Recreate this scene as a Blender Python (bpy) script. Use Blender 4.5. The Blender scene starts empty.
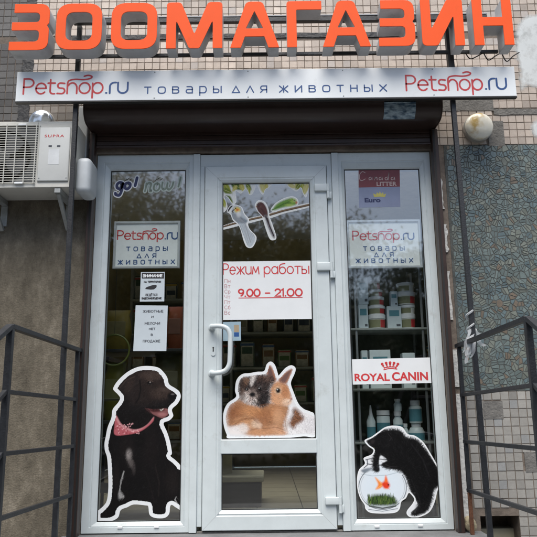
import bpy, bmesh, math, random
import numpy as np
from mathutils import Vector, Matrix
from mathutils.geometry import tessellate_polygon
random.seed(7); RNG = np.random.default_rng(7)
PI = math.pi
SC = bpy.context.scene
COL = SC.collection

# ------------------------------------------------------------------ camera
CX, CZ, CD = 1.08653, 0.67598, 4.00455
PITCH, YAW, ROLL, FPX = 0.211874, 0.0010275, -0.011487, 660.0
def cam_axes():
    cp, sp, cy, sy = math.cos(PITCH), math.sin(PITCH), math.cos(YAW), math.sin(YAW)
    f = Vector((sy*cp, cy*cp, sp)); r = Vector((cy, -sy, 0)); u = r.cross(f)
    c, s = math.cos(ROLL), math.sin(ROLL)
    return f, r*c + u*s, u*c - r*s
FW, RI, UP = cam_axes()
cd = bpy.data.cameras.new('camera'); cam = bpy.data.objects.new('camera', cd); COL.objects.link(cam)
cd.sensor_width = 36; cd.lens = FPX/537*36; cd.clip_end = 2000; cd.clip_start = 0.05
m3 = Matrix((RI, UP, -FW)).transposed()
cam.matrix_world = Matrix.Translation((CX, -CD, CZ)) @ m3.to_4x4()
SC.camera = cam

# ------------------------------------------------------------------ light
SUN_EL, SUN_AZ = math.radians(66), math.radians(-12)      # azimuth measured from straight in front of the shop (-Y), towards +X
w = bpy.data.worlds.new('World'); SC.world = w; w.use_nodes = True
nt = w.node_tree; bg = nt.nodes['Background']
sky = nt.nodes.new('ShaderNodeTexSky'); sky.sky_type = 'NISHITA'; sky.sun_disc = False
sky.sun_elevation = SUN_EL; sky.sun_rotation = PI - SUN_AZ
sky.air_density = 1.0; sky.dust_density = 2.5; sky.ozone_density = 0.3
nt.links.new(sky.outputs[0], bg.inputs[0]); bg.inputs[1].default_value = 0.075
sl = bpy.data.lights.new('sun', 'SUN'); sun = bpy.data.objects.new('sun', sl); COL.objects.link(sun)
sl.energy = 1.5; sl.angle = math.radians(54); sl.color = (1.0, 0.96, 0.88)
sdir = Vector((math.sin(SUN_AZ)*math.cos(SUN_EL), -math.cos(SUN_AZ)*math.cos(SUN_EL), math.sin(SUN_EL)))
sun.rotation_euler = sdir.to_track_quat('Z', 'Y').to_euler()
vs = SC.view_settings; vs.view_transform = 'Standard'; vs.look = 'None'; vs.gamma = 1; vs.use_curve_mapping = False
vs.exposure = 1.68
SC.cycles.max_bounces = 10; SC.cycles.transparent_max_bounces = 24; SC.cycles.use_denoising = True

# ------------------------------------------------------------------ helpers
def at(px, py, y=0.0):                       # a measured point of the facade: pixel of the photo -> metres on the plane Y=y
    d = FW*FPX + RI*(px-268.5) + UP*(268.5-py)
    t = (y + CD)/d.y
    return Vector((CX, -CD, CZ)) + d*t
def at_np(px, py, y):
    f, r, u = map(np.array, (FW, RI, UP))
    d = f*FPX + r*(px[..., None]-268.5) + u*(268.5-py[..., None])
    t = (y + CD)/d[..., 1:2]
    return np.array((CX, -CD, CZ)) + d*t
def lin(c):
    f = lambda v: v/12.92 if v <= .04045 else ((v+.055)/1.055)**2.4
    return tuple(f(v/255.) for v in c)
MATS = {}
def mat(name, color, rough=.5, metal=0., var=.12, scale=8., bump=0., bscale=60., spec=.5, attr=None, coat=0., emit=None):
    if name in MATS: return MATS[name]
    m = bpy.data.materials.new(name); m.use_nodes = True; n = m.node_tree.nodes; l = m.node_tree.links
    b = n['Principled BSDF']; b.inputs['Roughness'].default_value = rough; b.inputs['Metallic'].default_value = metal
    b.inputs['Specular IOR Level'].default_value = spec
    if coat: b.inputs['Coat Weight'].default_value = coat
    tc = n.new('ShaderNodeTexCoord')
    nz = n.new('ShaderNodeTexNoise'); nz.inputs['Scale'].default_value = scale; nz.inputs['Detail'].default_value = 6; nz.inputs['Roughness'].default_value = .65
    l.new(tc.outputs['Object'], nz.inputs['Vector'])
    mr = n.new('ShaderNodeMapRange'); mr.inputs['From Min'].default_value = .3; mr.inputs['From Max'].default_value = .7
    mr.inputs['To Min'].default_value = 1-var; mr.inputs['To Max'].default_value = 1+var
    l.new(nz.outputs['Fac'], mr.inputs['Value'])
    mx = n.new('ShaderNodeVectorMath'); mx.operation = 'SCALE'
    if attr:
        a = n.new('ShaderNodeAttribute'); a.attribute_name = attr; l.new(a.outputs['Color'], mx.inputs[0])
    else:
        mx.inputs[0].default_value = color
    l.new(mr.outputs[0], mx.inputs['Scale']); l.new(mx.outputs[0], b.inputs['Base Color'])
    if bump:
        n2 = n.new('ShaderNodeTexNoise'); n2.inputs['Scale'].default_value = bscale; n2.inputs['Detail'].default_value = 5
        l.new(tc.outputs['Object'], n2.inputs['Vector'])
        bp = n.new('ShaderNodeBump'); bp.inputs['Strength'].default_value = bump; bp.inputs['Distance'].default_value = .01
        l.new(n2.outputs['Fac'], bp.inputs['Height']); l.new(bp.outputs[0], b.inputs['Normal'])
    if emit: b.inputs['Emission Color'].default_value = (*emit[0], 1); b.inputs['Emission Strength'].default_value = emit[1]
    MATS[name] = m; return m

def glass_mat(name, r0=.24, tint=(.90, .93, .91)):
    m = bpy.data.materials.new(name); m.use_nodes = True; n = m.node_tree.nodes; l = m.node_tree.links; n.clear()
    o = n.new('ShaderNodeOutputMaterial'); mx = n.new('ShaderNodeMixShader'); t = n.new('ShaderNodeBsdfTransparent'); g = n.new('ShaderNodeBsdfGlossy')
    ge = n.new('ShaderNodeNewGeometry'); dt = n.new('ShaderNodeVectorMath'); dt.operation = 'DOT_PRODUCT'
    l.new(ge.outputs['Incoming'], dt.inputs[0]); l.new(ge.outputs['Normal'], dt.inputs[1])
    def mth(op, a, b=None):
        q = n.new('ShaderNodeMath'); q.operation = op
        for i, v in enumerate((a, b)):
            if v is None: continue
            if isinstance(v, (int, float)): q.inputs[i].default_value = v
            else: l.new(v, q.inputs[i])
        return q.outputs[0]
    ab = mth('ABSOLUTE', dt.outputs['Value']); pw = mth('POWER', mth('SUBTRACT', 1, ab), 5); fo = mth('ADD', mth('MULTIPLY', pw, 1-r0), r0)
    t.inputs['Color'].default_value = (*tint, 1); g.inputs['Roughness'].default_value = .03
    tc = n.new('ShaderNodeTexCoord'); nz = n.new('ShaderNodeTexNoise'); nz.inputs['Scale'].default_value = 2.2; nz.inputs['Detail'].default_value = 1
    bp = n.new('ShaderNodeBump'); bp.inputs['Strength'].default_value = .035; bp.inputs['Distance'].default_value = .02
    l.new(tc.outputs['Object'], nz.inputs['Vector']); l.new(nz.outputs['Fac'], bp.inputs['Height']); l.new(bp.outputs[0], g.inputs['Normal'])
    l.new(fo, mx.inputs[0]); l.new(t.outputs[0], mx.inputs[1]); l.new(g.outputs[0], mx.inputs[2]); l.new(mx.outputs[0], o.inputs[0])
    MATS[name] = m; return m

def link(name, me, m=None, parent=None, loc=None):
    o = bpy.data.objects.new(name, me); COL.objects.link(o)
    if m is not None:
        for mm in (m if isinstance(m, (list, tuple)) else [m]): me.materials.append(mm)
    if parent is not None: o.parent = parent
    if loc is not None: o.location = loc
    return o
def obj(name, bm, m, parent=None, smooth=False):
    bmesh.ops.recalc_face_normals(bm, faces=bm.faces)
    me = bpy.data.meshes.new(name); bm.to_mesh(me); bm.free()
    if smooth:
        for p in me.polygons: p.use_smooth = True
        try: me.set_sharp_from_angle(angle=math.radians(35))
        except Exception: pass
    return link(name, me, m, parent)
def tag(o, label, cat=None, group=None, kind=None):
    if label: o['label'] = label
    if cat: o['category'] = cat
    if group: o['group'] = group
    if kind: o['kind'] = kind
    return o
def thing(name, label, cat, group=None, loc=(0, 0, 0)):
    o = bpy.data.objects.new(name, None); COL.objects.link(o); o.empty_display_size = .1; o.location = loc
    return tag(o, label, cat, group)
def BM(): return bmesh.new()
def box(bm, x0, x1, y0, y1, z0, z1, bev=0., seg=2):
    x0, x1 = min(x0, x1), max(x0, x1); y0, y1 = min(y0, y1), max(y0, y1); z0, z1 = min(z0, z1), max(z0, z1)
    M = Matrix.Translation(((x0+x1)/2, (y0+y1)/2, (z0+z1)/2)) @ Matrix.Diagonal((x1-x0, y1-y0, z1-z0, 1))
    r = bmesh.ops.create_cube(bm, size=1, matrix=M)
    if bev:
        es = list({e for v in r['verts'] for e in v.link_edges})
        bmesh.ops.bevel(bm, geom=es, offset=bev, segments=seg, affect='EDGES', profile=.5)
    return bm
def bar(bm, a, b, w, d=None, bev=.002):          # square bar from a to b
    a, b = Vector(a), Vector(b); d = d or w; L = (b-a).length
    q = (b-a).to_track_quat('Z', 'Y')
    if abs((b-a).normalized().z) > .95: q = Vector((0, 0, 1)).rotation_difference((b-a).normalized())
    M = Matrix.Translation((a+b)/2) @ q.to_matrix().to_4x4() @ Matrix.Diagonal((w, d, L, 1))
    r = bmesh.ops.create_cube(bm, size=1, matrix=M)
    if bev:
        es = list({e for v in r['verts'] for e in v.link_edges})
        bmesh.ops.bevel(bm, geom=es, offset=bev, segments=2, affect='EDGES', profile=.5)
    return bm
def lathe(bm, prof, n=32, M=Matrix.Identity(4)):  # prof (r, z) round local Z
    rings = []
    for r, z in prof:
        rings.append([bm.verts.new(M @ Vector((r*math.cos(2*PI*k/n), r*math.sin(2*PI*k/n), z))) for k in range(n)])
    for a, b in zip(rings[:-1], rings[1:]):
        for k in range(n): bm.faces.new((a[k], a[(k+1) % n], b[(k+1) % n], b[k]))
    if prof[0][0] > 1e-5: bm.faces.new(rings[0])
    if prof[-1][0] > 1e-5: bm.faces.new(rings[-1])
    bmesh.ops.remove_doubles(bm, verts=bm.verts, dist=1e-6)
    return bm
def tube(bm, pts, r, n=12, caps=True):
    pts = [Vector(p) for p in pts]; rings = []; prev = None
    rr = r if isinstance(r, (list, tuple)) else [r]*len(pts)
    for i, p in enumerate(pts):
        t = (pts[min(i+1, len(pts)-1)]-pts[max(i-1, 0)]).normalized()
        if prev is None: u = t.orthogonal().normalized()
        else: u = (prev - t*prev.dot(t)).normalized()
        prev = u; v = t.cross(u)
        rings.append([bm.verts.new(p + (u*math.cos(2*PI*k/n) + v*math.sin(2*PI*k/n))*rr[i]) for k in range(n)])
    for a, b in zip(rings[:-1], rings[1:]):
        for k in range(n): bm.faces.new((a[k], a[(k+1) % n], b[(k+1) % n], b[k]))
    if caps: bm.faces.new(rings[0]); bm.faces.new(rings[-1])
    return bm
def spline(pts, n=6, closed=True):               # Catmull-Rom
    P = [np.array(p, float) for p in pts]; N = len(P); out = []
    for i in range(N if closed else N-1):
        if closed: a, b, c, d = P[i-1], P[i], P[(i+1) % N], P[(i+2) % N]
        else: a, b, c, d = P[max(i-1, 0)], P[i], P[i+1], P[min(i+2, N-1)]
        for k in range(n):
            t = k/n
            out.append(.5*((2*b) + (c-a)*t + (2*a-5*b+4*c-d)*t*t + (3*b-a-3*c+d)*t**3))
    if not closed: out.append(P[-1])
    return out
def ring_frame(x0, x1, z0, z1, prof, name, m, parent, y=0.):   # mitred frame: prof = (inset from the outer edge, y)
    bm = BM(); rings = []
    for d, yy in prof:
        rings.append([bm.verts.new((X, y+yy, Z)) for X, Z in ((x0+d, z0+d), (x1-d, z0+d), (x1-d, z1-d), (x0+d, z1-d))])
    rings.append(rings[0])
    for a, b in zip(rings[:-1], rings[1:]):
        for k in range(4): bm.faces.new((a[k], a[(k+1) % 4], b[(k+1) % 4], b[k]))
    return obj(name, bm, m, parent)
def ring2(o, i, prof, name, m, parent):          # mitred frame between an outer and an inner rectangle (x0,x1,z0,z1); prof = (t, y)
    bm = BM(); rings = []; vs = []
    for t, y in prof:
        r = [o[k]+(i[k]-o[k])*t for k in range(4)]
        rings.append([bm.verts.new((X, y, Z)) for X, Z in ((r[0], r[2]), (r[1], r[2]), (r[1], r[3]), (r[0], r[3]))])
    rings.append(rings[0])
    for a, b in zip(rings[:-1], rings[1:]):
        for k in range(4): bm.faces.new((a[k], a[(k+1) % 4], b[(k+1) % 4], b[k]))
    return obj(name, bm, m, parent)
def vx(pt, rt, pb, rb, y): return (at(pt, rt, y).x + at(pb, rb, y).x)/2
def plate(name, pts, y0, y1, m, parent=None):     # flat polygon (x,z) list with real thickness
    bm = BM()
    a = [bm.verts.new((p[0], y0, p[1])) for p in pts]; b = [bm.verts.new((p[0], y1, p[1])) for p in pts]
    n = len(pts)
    for t in tessellate_polygon([[Vector((p[0], p[1], 0)) for p in pts]]):
        bm.faces.new([a[i] for i in t]); bm.faces.new([b[i] for i in t[::-1]])
    for k in range(n): bm.faces.new((a[k], a[(k+1) % n], b[(k+1) % n], b[k]))
    return obj(name, bm, m, parent)
def pxpoly(pts, y): return [(at(p[0], p[1], y).x, at(p[0], p[1], y).z) for p in pts]
def curve_solid(name, polys, thick, m, parent, y, bev=0.):  # filled outlines with holes, extruded along Y
    cu = bpy.data.curves.new(name, 'CURVE'); cu.dimensions = '2D'; cu.fill_mode = 'BOTH'; cu.extrude = thick/2; cu.bevel_depth = bev
    for P in polys:
        s = cu.splines.new('POLY'); s.points.add(len(P)-1); s.use_cyclic_u = True
        for q, p in zip(s.points, P): q.co = (p[0], p[1], 0, 1)
    t = bpy.data.objects.new(name, cu); COL.objects.link(t)
    me = bpy.data.meshes.new_from_object(t.evaluated_get(bpy.context.evaluated_depsgraph_get()))
    bpy.data.objects.remove(t); bpy.data.curves.remove(cu)
    me.transform(Matrix.Translation((0, y, 0)) @ Matrix.Rotation(PI/2, 4, 'X'))
    me.materials.clear()
    return link(name, me, m, parent)
def font_text(name, body, x0, x1, zb, zt, y, m, parent, weight=0., fit='box', shear=0., spacing=1.):
    cu = bpy.data.curves.new(name, 'FONT'); cu.body = body; cu.size = 1; cu.offset = weight; cu.shear = shear; cu.space_character = spacing; cu.extrude = .0
    cu.resolution_u = 6
    t = bpy.data.objects.new(name, cu); COL.objects.link(t)
    me = bpy.data.meshes.new_from_object(t.evaluated_get(bpy.context.evaluated_depsgraph_get()))
    bpy.data.objects.remove(t); bpy.data.curves.remove(cu)
    co = np.empty(len(me.vertices)*3); me.vertices.foreach_get('co', co); co = co.reshape(-1, 3)
    a, b = co.min(0), co.max(0)
    out = np.zeros_like(co)
    out[:, 0] = x0 + (co[:, 0]-a[0])/(b[0]-a[0])*(x1-x0); out[:, 2] = zb + (co[:, 1]-a[1])/(b[1]-a[1])*(zt-zb); out[:, 1] = y
    me.vertices.foreach_set('co', out.ravel()); me.update(); me.materials.clear()
    return link(name, me, m, parent)

# ---------------------------------------------------------------- stroke lettering
def arc(cx, cy, rx, ry, a0, a1, n=14):
    return [(cx+rx*math.cos(math.radians(a0+(a1-a0)*k/n)), cy+ry*math.sin(math.radians(a0+(a1-a0)*k/n))) for k in range(n+1)]
def sq(cx, cy, rx, ry, a0, a1, n=24, e=.62):     # squarish arc
    out = []
    for k in range(n+1):
        a = math.radians(a0+(a1-a0)*k/n); c, s = math.cos(a), math.sin(a)
        out.append((cx+rx*math.copysign(abs(c)**e, c), cy+ry*math.copysign(abs(s)**e, s)))
    return out
ROUND = {   # thin rounded letters; (width, strokes)
 'P': (.80, [[(0, 0), (0, 1.42), (.38, 1.42)] + arc(.38, 1.03, .42, .39, 90, -90) + [(0, .64)]]),
 'Р': (.80, [[(0, 0), (0, 1.42), (.38, 1.42)] + arc(.38, 1.03, .42, .39, 90, -90) + [(0, .64)]]),
 'e': (.86, [[(.02, .52), (.84, .52)] + arc(.43, .5, .42, .5, 3, 318)]),
 'е': (.86, [[(.02, .52), (.84, .52)] + arc(.43, .5, .42, .5, 3, 318)]),
 't': (.5, [[(.12, 1.32), (.12, .25)] + arc(.37, .25, .25, .25, 180, 270) + [(.5, 0)], [(-.08, 1), (.5, 1)]]),
 's': (.62, [[(.58, .96), (.28, 1.0)] + arc(.25, .76, .22, .24, 90, 250) + arc(.36, .26, .25, .26, 70, -90) + [(.0, .03)]]),
 'h': (.76, [[(0, 0), (0, 1.0)], arc(.4, .5, .38, .5, 150, 0) + [(.78, 0)]]),
 'o': (.90, [arc(.45, .5, .44, .5, 0, 360, 28)]),
 'о': (.94, [arc(.47, .5, .46, .5, 0, 360, 28)]),
 'p': (.86, [[(0, -.42), (0, .95)], arc(.42, .5, .42, .5, 180, -180, 28)]),
 'р': (.90, [[(0, -.45), (0, .95)], arc(.44, .5, .44, .5, 180, -180, 28)]),
 '.': (.16, [[(.06, .03), (.10, .03)]]),
 'r': (.46, [[(0, 0), (0, .62)] + arc(.38, .62, .38, .38, 180, 95) + [(.5, 1)]]),
 'u': (.80, [[(0, 1), (0, .4)] + arc(.4, .4, .4, .4, 180, 360) + [(.8, 1)]]),
 'ж': (1.15, [[(.57, 0), (.57, 1)], [(0, 1), (.5, .5), (0, 0)], [(1.14, 1), (.64, .5), (1.14, 0)]]),
 'и': (.80, [[(0, 1), (0, .4)] + arc(.4, .4, .4, .4, 180, 330) , [(.8, 1), (.8, 0)]]),
 'м': (1.0, [[(0, 0), (.12, 1)], [(.12, 1), (.5, .2)], [(.5, .2), (.88, 1)], [(.88, 1), (1.0, 0)]]),
 'а': (.92, [arc(.45, .5, .45, .5, 0, 360, 28), [(.9, 1), (.9, 0)]]),
 'б': (.92, [arc(.46, .46, .45, .46, 0, 360, 28), [(.01, .45), (.03, .9)] + arc(.45, .95, .42, .4, 175, 95) + [(.82, 1.42)]]),
 'т': (.84, [[(0, 1), (.84, 1)], [(.42, 1), (.42, 0)]]),
 'ы': (1.05, [[(0, 1), (0, 0), (.38, 0)] + arc(.38, .28, .3, .28, -90, 90) + [(0, .56)], [(1.0, 1), (1.0, 0)]]),
 '9': (.92, [arc(.45, 1.0, .40, .40, -10, 350, 26), arc(.1, .9, .75, .9, 5, -62)]),
 '0': (1.05, [arc(.52, .7, .48, .7, 0, 360, 30)]),
 '2': (.86, [arc(.42, .98, .38, .42, 165, -30) + [(.04, 0), (.84, 0)]]),
 '1': (.30, [[(0, 1.2), (.2, 1.4), (.2, 0)]]),
 '–': (.9, [[(0, .62), (.85, .62)]]),
}
CAPS = {
 'В': (.75, [[(0, 0), (0, 1), (.42, 1)] + arc(.42, .77, .24, .23, 90, -90, 8) + [(0, .54)], [(.42, .54)] + arc(.44, .27, .28, .27, 90, -90, 8) + [(0, 0)]]),
 'Н': (.75, [[(0, 0), (0, 1)], [(.75, 0), (.75, 1)], [(0, .5), (.75, .5)]]), 'И': (.78, [[(0, 1), (0, 0)], [(0, .03), (.78, .97)], [(.78, 1), (.78, 0)]]),
 'М': (.9, [[(0, 0), (0, 1)], [(0, 1), (.45, .3)], [(.45, .3), (.9, 1)], [(.9, 1), (.9, 0)]]), 'А': (.85, [[(0, 0), (.42, 1)], [(.42, 1), (.85, 0)], [(.16, .36), (.7, .36)]]),
 'Е': (.62, [[(.62, 0), (0, 0), (0, 1), (.62, 1)], [(0, .52), (.55, .52)]]), 'Ё': (.62, [[(.62, 0), (0, 0), (0, 1), (.62, 1)], [(0, .52), (.55, .52)], [(.15, 1.25), (.19, 1.25)], [(.43, 1.25), (.47, 1.25)]]),
 'Т': (.75, [[(0, 1), (.75, 1)], [(.37, 1), (.37, 0)]]), 'Р': (.66, [[(0, 0), (0, 1), (.38, 1)] + arc(.38, .74, .28, .26, 90, -90, 8) + [(0, .48)]]),
 'О': (.92, [arc(.46, .5, .46, .5, 0, 360, 24)]), 'Д': (.9, [[(.12, .02), (.3, 1), (.72, 1), (.75, .02)], [(0, -.2), (0, .02), (.9, .02), (.9, -.2)]]), 'С': (.8, [arc(.45, .5, .45, .5, 45, 315, 16)]),
 'Я': (.68, [[(.66, 0), (.66, 1), (.28, 1)] + arc(.28, .73, .27, .27, 90, 270, 8) + [(.66, .46)], [(.3, .46), (0, 0)]]), 'Б': (.7, [[(.62, 1), (0, 1), (0, 0), (.4, 0)] + arc(.4, .28, .28, .28, -90, 90, 8) + [(0, .56)]]),
 'Л': (.8, [[(0, 0), (.14, .05), (.24, 1), (.78, 1), (.78, 0)]]), 'Ю': (1.1, [[(0, 0), (0, 1)], [(0, .5), (.3, .5)], arc(.7, .5, .4, .5, 0, 360, 20)]), 'Ж': (1.1, [[(.55, 0), (.55, 1)], [(0, 1), (.5, .5), (0, 0)], [(1.1, 1), (.6, .5), (1.1, 0)]]),
 'Ы': (1.0, [[(0, 1), (0, 0), (.35, 0)] + arc(.35, .28, .28, .28, -90, 90, 8) + [(0, .56)], [(1.0, 1), (1.0, 0)]]), 'Ч': (.7, [[(0, 1), (0, .6)] + arc(.25, .6, .25, .18, 180, 270, 6) + [(.7, .42)], [(.7, 1), (.7, 0)]]), 'П': (.75, [[(0, 0), (0, 1), (.75, 1), (.75, 0)]]),
 'т': (.62, [[(0, .72), (.62, .72)], [(.31, .72), (.31, 0)]]), 'н': (.6, [[(0, 0), (0, .72)], [(.6, 0), (.6, .72)], [(0, .36), (.6, .36)]]), 'р': (.6, [[(0, -.3), (0, .7)], arc(.3, .36, .3, .36, 180, -180, 18)]), 'с': (.6, [arc(.32, .36, .32, .36, 45, 315, 12)]), 'б': (.6, [arc(.3, .34, .3, .34, 0, 360, 18), [(0, .34), (.02, .7), (.25, .95), (.55, 1.02)]]),
}
TECH = {    # wide squarish letters of the board
 'т': (.9, [[(0, 1), (.9, 1)], [(.45, 1), (.45, 0)]]),
 'о': (1.0, [sq(.5, .5, .5, .5, 0, 360, 32)]),
 'в': (.9, [[(0, 0), (0, 1), (.6, 1)] + arc(.6, .77, .25, .23, 90, -90, 8) + [(0, .54)], [(.6, .54)] + arc(.62, .27, .27, .27, 90, -90, 8) + [(0, 0)]]),
 'а': (.9, [[(.1, 1), (.62, 1)] + arc(.62, .74, .26, .26, 90, 0, 6) + [(.88, 0), (.26, 0)] + arc(.26, .28, .26, .28, 270, 90, 10) + [(.88, .56)]]),
 'р': (.9, [[(0, -.4), (0, 1), (.6, 1)] + arc(.6, .5, .32, .5, 90, -90, 12) + [(0, 0)]]),
 'ы': (1.15, [[(0, 1), (0, 0), (.5, 0)] + arc(.5, .29, .28, .29, -90, 90, 10) + [(0, .58)], [(1.1, 1), (1.1, 0)]]),
 'д': (1.05, [[(0, 0), (.52, 1), (1.05, 0), (0, 0)]]),
 'л': (1.0, [[(0, 0), (.5, 1), (1.0, 0)]]),
 'я': (.9, [[(.88, 0), (.88, 1), (.28, 1)] + arc(.28, .7, .27, .3, 90, 270, 10) + [(.88, .4)], [(.4, .4), (0, 0)]]),
 'ж': (1.2, [[(.6, 0), (.6, 1)], [(0, 1), (.55, .5), (0, 0)], [(1.2, 1), (.65, .5), (1.2, 0)]]),
 'и': (.95, [[(0, 1), (0, 0)], [(0, .03), (.93, .97)], [(.93, 1), (.93, 0)]]),
 'н': (.92, [[(0, 0), (0, 1)], [(.92, 0), (.92, 1)], [(0, .52), (.92, .52)]]),
 'х': (.95, [[(0, 0), (.95, 1)], [(0, 1), (.95, 0)]]),
}
def layout(text, font, gap=.28, space=.6):
    x = 0; out = []
    for ch in text:
        if ch == ' ': x += space; continue
        w, st = font[ch]
        for s in st: out.append([(x+p[0], p[1]) for p in s])
        x += w + gap
    return out, x-gap
def ribbon(bm, pts, w, fn, y, taper=None):        # one pen stroke with round ends, mapped by fn(u,v)->(x,z)
    P = []
    for p in pts:
        q = Vector(fn(p))
        if not P or (q-P[-1]).length > 1e-5: P.append(q)
    closed = len(P) > 3 and (P[0]-P[-1]).length < w*.3
    if closed: P = P[:-1]
    n = len(P); L, R = [], []
    if n < 2: return
    for i in range(n):
        a = P[i-1] if (i or closed) else None; b = P[(i+1) % n] if (i < n-1 or closed) else None
        d1 = (P[i]-a).normalized() if a is not None else (b-P[i]).normalized()
        d2 = (b-P[i]).normalized() if b is not None else d1
        n1 = Vector((-d1.y, d1.x)); n2 = Vector((-d2.y, d2.x)); m = n1+n2
        m = n1 if m.length < .2 else m.normalized(); k = min(1/max(m.dot(n1), .35), 1.8)
        ww = w*(taper[i] if taper else 1)/2
        L.append(P[i]+m*ww*k); R.append(P[i]-m*ww*k)
    V = lambda q: bm.verts.new((q.x, y, q.y))
    vl = [V(q) for q in L]; vr = [V(q) for q in R]
    for i in range(n if closed else n-1):
        j = (i+1) % n
        try: bm.faces.new((vl[i], vr[i], vr[j], vl[j]))
        except Exception: pass
    if not closed and not taper:
        for e, d, p, q in ((P[0], (P[0]-P[1]).normalized(), vl[0], vr[0]), (P[-1], (P[-1]-P[-2]).normalized(), vr[-1], vl[-1])):
            a0 = math.atan2(d.y, d.x); ar = [V(e+Vector((math.cos(a0+t), math.sin(a0+t)))*w/2) for t in (PI/4, 0, -PI/4)]
            ends = [p] + ar + [q] if (p.co - ar[0].co).length < (q.co - ar[0].co).length else [q] + ar + [p]
            try: bm.faces.new(ends)
            except Exception: pass
def strokes(name, polys, fn, w, y, m, parent):
    bm = BM()
    for i, s in enumerate(polys): ribbon(bm, s, w, fn, y-.00006*(i % 6))
    me = bpy.data.meshes.new(name); 
    bmesh.ops.recalc_face_normals(bm, faces=bm.faces); bm.to_mesh(me); bm.free()
    return link(name, me, m, parent)
def write(name, text, font, xl, xr, base_l, base_r, xh, w, y, m, parent, gap=.28, space=.6):
    """line of stroke lettering on plane y between measured pixels; base_* = baseline rows, xh = x-height rows"""
    polys, W = layout(text, font, gap, space)
    A, B = at(xl, base_l, y), at(xr, base_r, y); H = (at(xl, base_l-xh, y)-A).length
    z0 = (A.z+B.z)/2
    fn = lambda p: (A.x + p[0]/W*(B.x-A.x), z0 + p[1]*H)
    return strokes(name, polys, fn, w, y, m, parent)

# ---------------------------------------------------------------- materials
M_CONC = mat('concrete', (.15, .155, .16), .9, var=.25, scale=6, bump=.35, bscale=90)
M_STREET = mat('asphalt', (.055, .055, .055), .95, var=.3, scale=3, bump=.4, bscale=120)
M_GROUT = mat('grout', (.17, .14, .115), .95, var=.35, scale=14, bump=.3)
M_TILE = mat('ceramic_tile', (1, 1, 1), .42, var=.10, scale=34, bump=.08, bscale=160, attr='col')
M_SHARD = mat('broken_tile', (1, 1, 1), .38, var=.16, scale=40, bump=.1, bscale=200, attr='col')
M_SHGROUT = mat('mosaic_grout', (.085, .092, .088), .95, var=.3, scale=20, bump=.3)
M_CEMENT = mat('cement_patch', (.17, .165, .155), .95, var=.25, scale=18, bump=.5, bscale=80)
M_TAR = mat('tar', (.016, .017, .02), .55, var=.3, scale=20, bump=.5, bscale=40)
M_WHITEPLASTER = mat('white_plaster', (.62, .62, .60), .9, var=.22, scale=22, bump=.6, bscale=50)
M_PVC = mat('white_plastic', (.61, .675, .695), .32, var=.07, scale=5, bump=.02, bscale=30)
def grime(m, dark, sc_, lo, hi):                  # blotchy dirt with a shape of its own
    n = m.node_tree.nodes; l = m.node_tree.links; b = n['Principled BSDF']; src = b.inputs['Base Color'].links[0].from_socket
    tc = n.new('ShaderNodeTexCoord'); nz = n.new('ShaderNodeTexNoise'); nz.inputs['Scale'].default_value = sc_; nz.inputs['Detail'].default_value = 9; nz.inputs['Roughness'].default_value = .72
    mr = n.new('ShaderNodeMapRange'); mr.inputs['From Min'].default_value = lo; mr.inputs['From Max'].default_value = hi; mr.inputs['To Max'].default_value = .75
    mx = n.new('ShaderNodeMix'); mx.data_type = 'RGBA'; mx.inputs['B'].default_value = (*dark, 1)
    l.new(tc.outputs['Object'], nz.inputs['Vector']); l.new(nz.outputs['Fac'], mr.inputs['Value']); l.new(mr.outputs[0], mx.inputs['Factor']); l.new(src, mx.inputs['A']); l.new(mx.outputs['Result'], b.inputs['Base Color'])
grime(M_PVC, (.40, .42, .40), 7, .57, .80)
M_GASKET = mat('black_rubber', (.015, .015, .015), .6)
M_BROWN = mat('brown_painted_metal', (.042, .024, .019), .42, var=.25, scale=9, bump=.05)
M_BROWNBOX = mat('brown_shutter_metal', (.035, .022, .019), .32, var=.15, scale=6)
M_BLACK = mat('black_painted_steel', (.018, .02, .024), .45, var=.35, scale=25, bump=.15, bscale=120)
M_RUST = mat('rusty_steel', (.12, .05, .025), .9, var=.4, scale=40, bump=.4)
M_RAILGREY = mat('grey_rail', (.30, .31, .33), .45, var=.2, scale=12)
M_SIGNWHITE = mat('white_board', (.87, .91, .93), .35, var=.045, scale=1.6)
grime(M_SIGNWHITE, (.55, .56, .55), 5, .60, .85)
M_SIGNEDGE = mat('board_edge', (.30, .31, .32), .5)
M_ORANGE = mat('orange_acrylic', (.90, .103, .016), .55, var=.04, scale=4, spec=.2)
M_LETSIDE = mat('letter_side_grey', (.46, .48, .50), .4, var=.10, scale=10); grime(M_LETSIDE, (.16, .16, .16), 9, .55, .85)
grime(M_ORANGE, (.42, .085, .03), 6, .60, .95)
M_RED = mat('red_vinyl', (.62, .045, .05), .45, var=.06)
M_BLUE = mat('blue_vinyl', (.022, .085, .27), .45, var=.06)
M_NAVY = mat('navy_vinyl', (.02, .03, .11), .45)
M_VINYLW = mat('white_vinyl', (.80, .83, .85), .4, var=.03)
M_PAPER = mat('white_paper', (.55, .62, .67), .8, var=.04)
M_INK = mat('black_ink', (.02, .02, .025), .6)
M_INKGREY = mat('grey_ink', (.09, .10, .12), .6)
M_PINK = mat('pale_pink_ink', (.55, .30, .33), .6)
M_ALU = mat('silver_frame', (.62, .64, .65), .35, metal=.6, var=.06)
M_ACCASE = mat('cream_enamel', (.60, .60, .56), .45, var=.08, scale=7); grime(M_ACCASE, (.30, .28, .24), 6, .58, .82)
M_ACDARK = mat('dark_inside', (.03, .032, .033), .6)
M_ACFIN = mat('radiator_fins', (.10, .105, .105), .5, metal=.3)
M_GALV = mat('galvanised_bracket', (.36, .38, .38), .5, metal=.3, var=.2, scale=20)
M_DUCT = mat('pale_plastic_cover', (.52, .56, .59), .45, var=.08)
M_ART = mat('printed_picture', (1, 1, 1), .55, var=.02, attr='col', spec=.18)
M_GLASS = glass_mat('window_glass')
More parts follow.
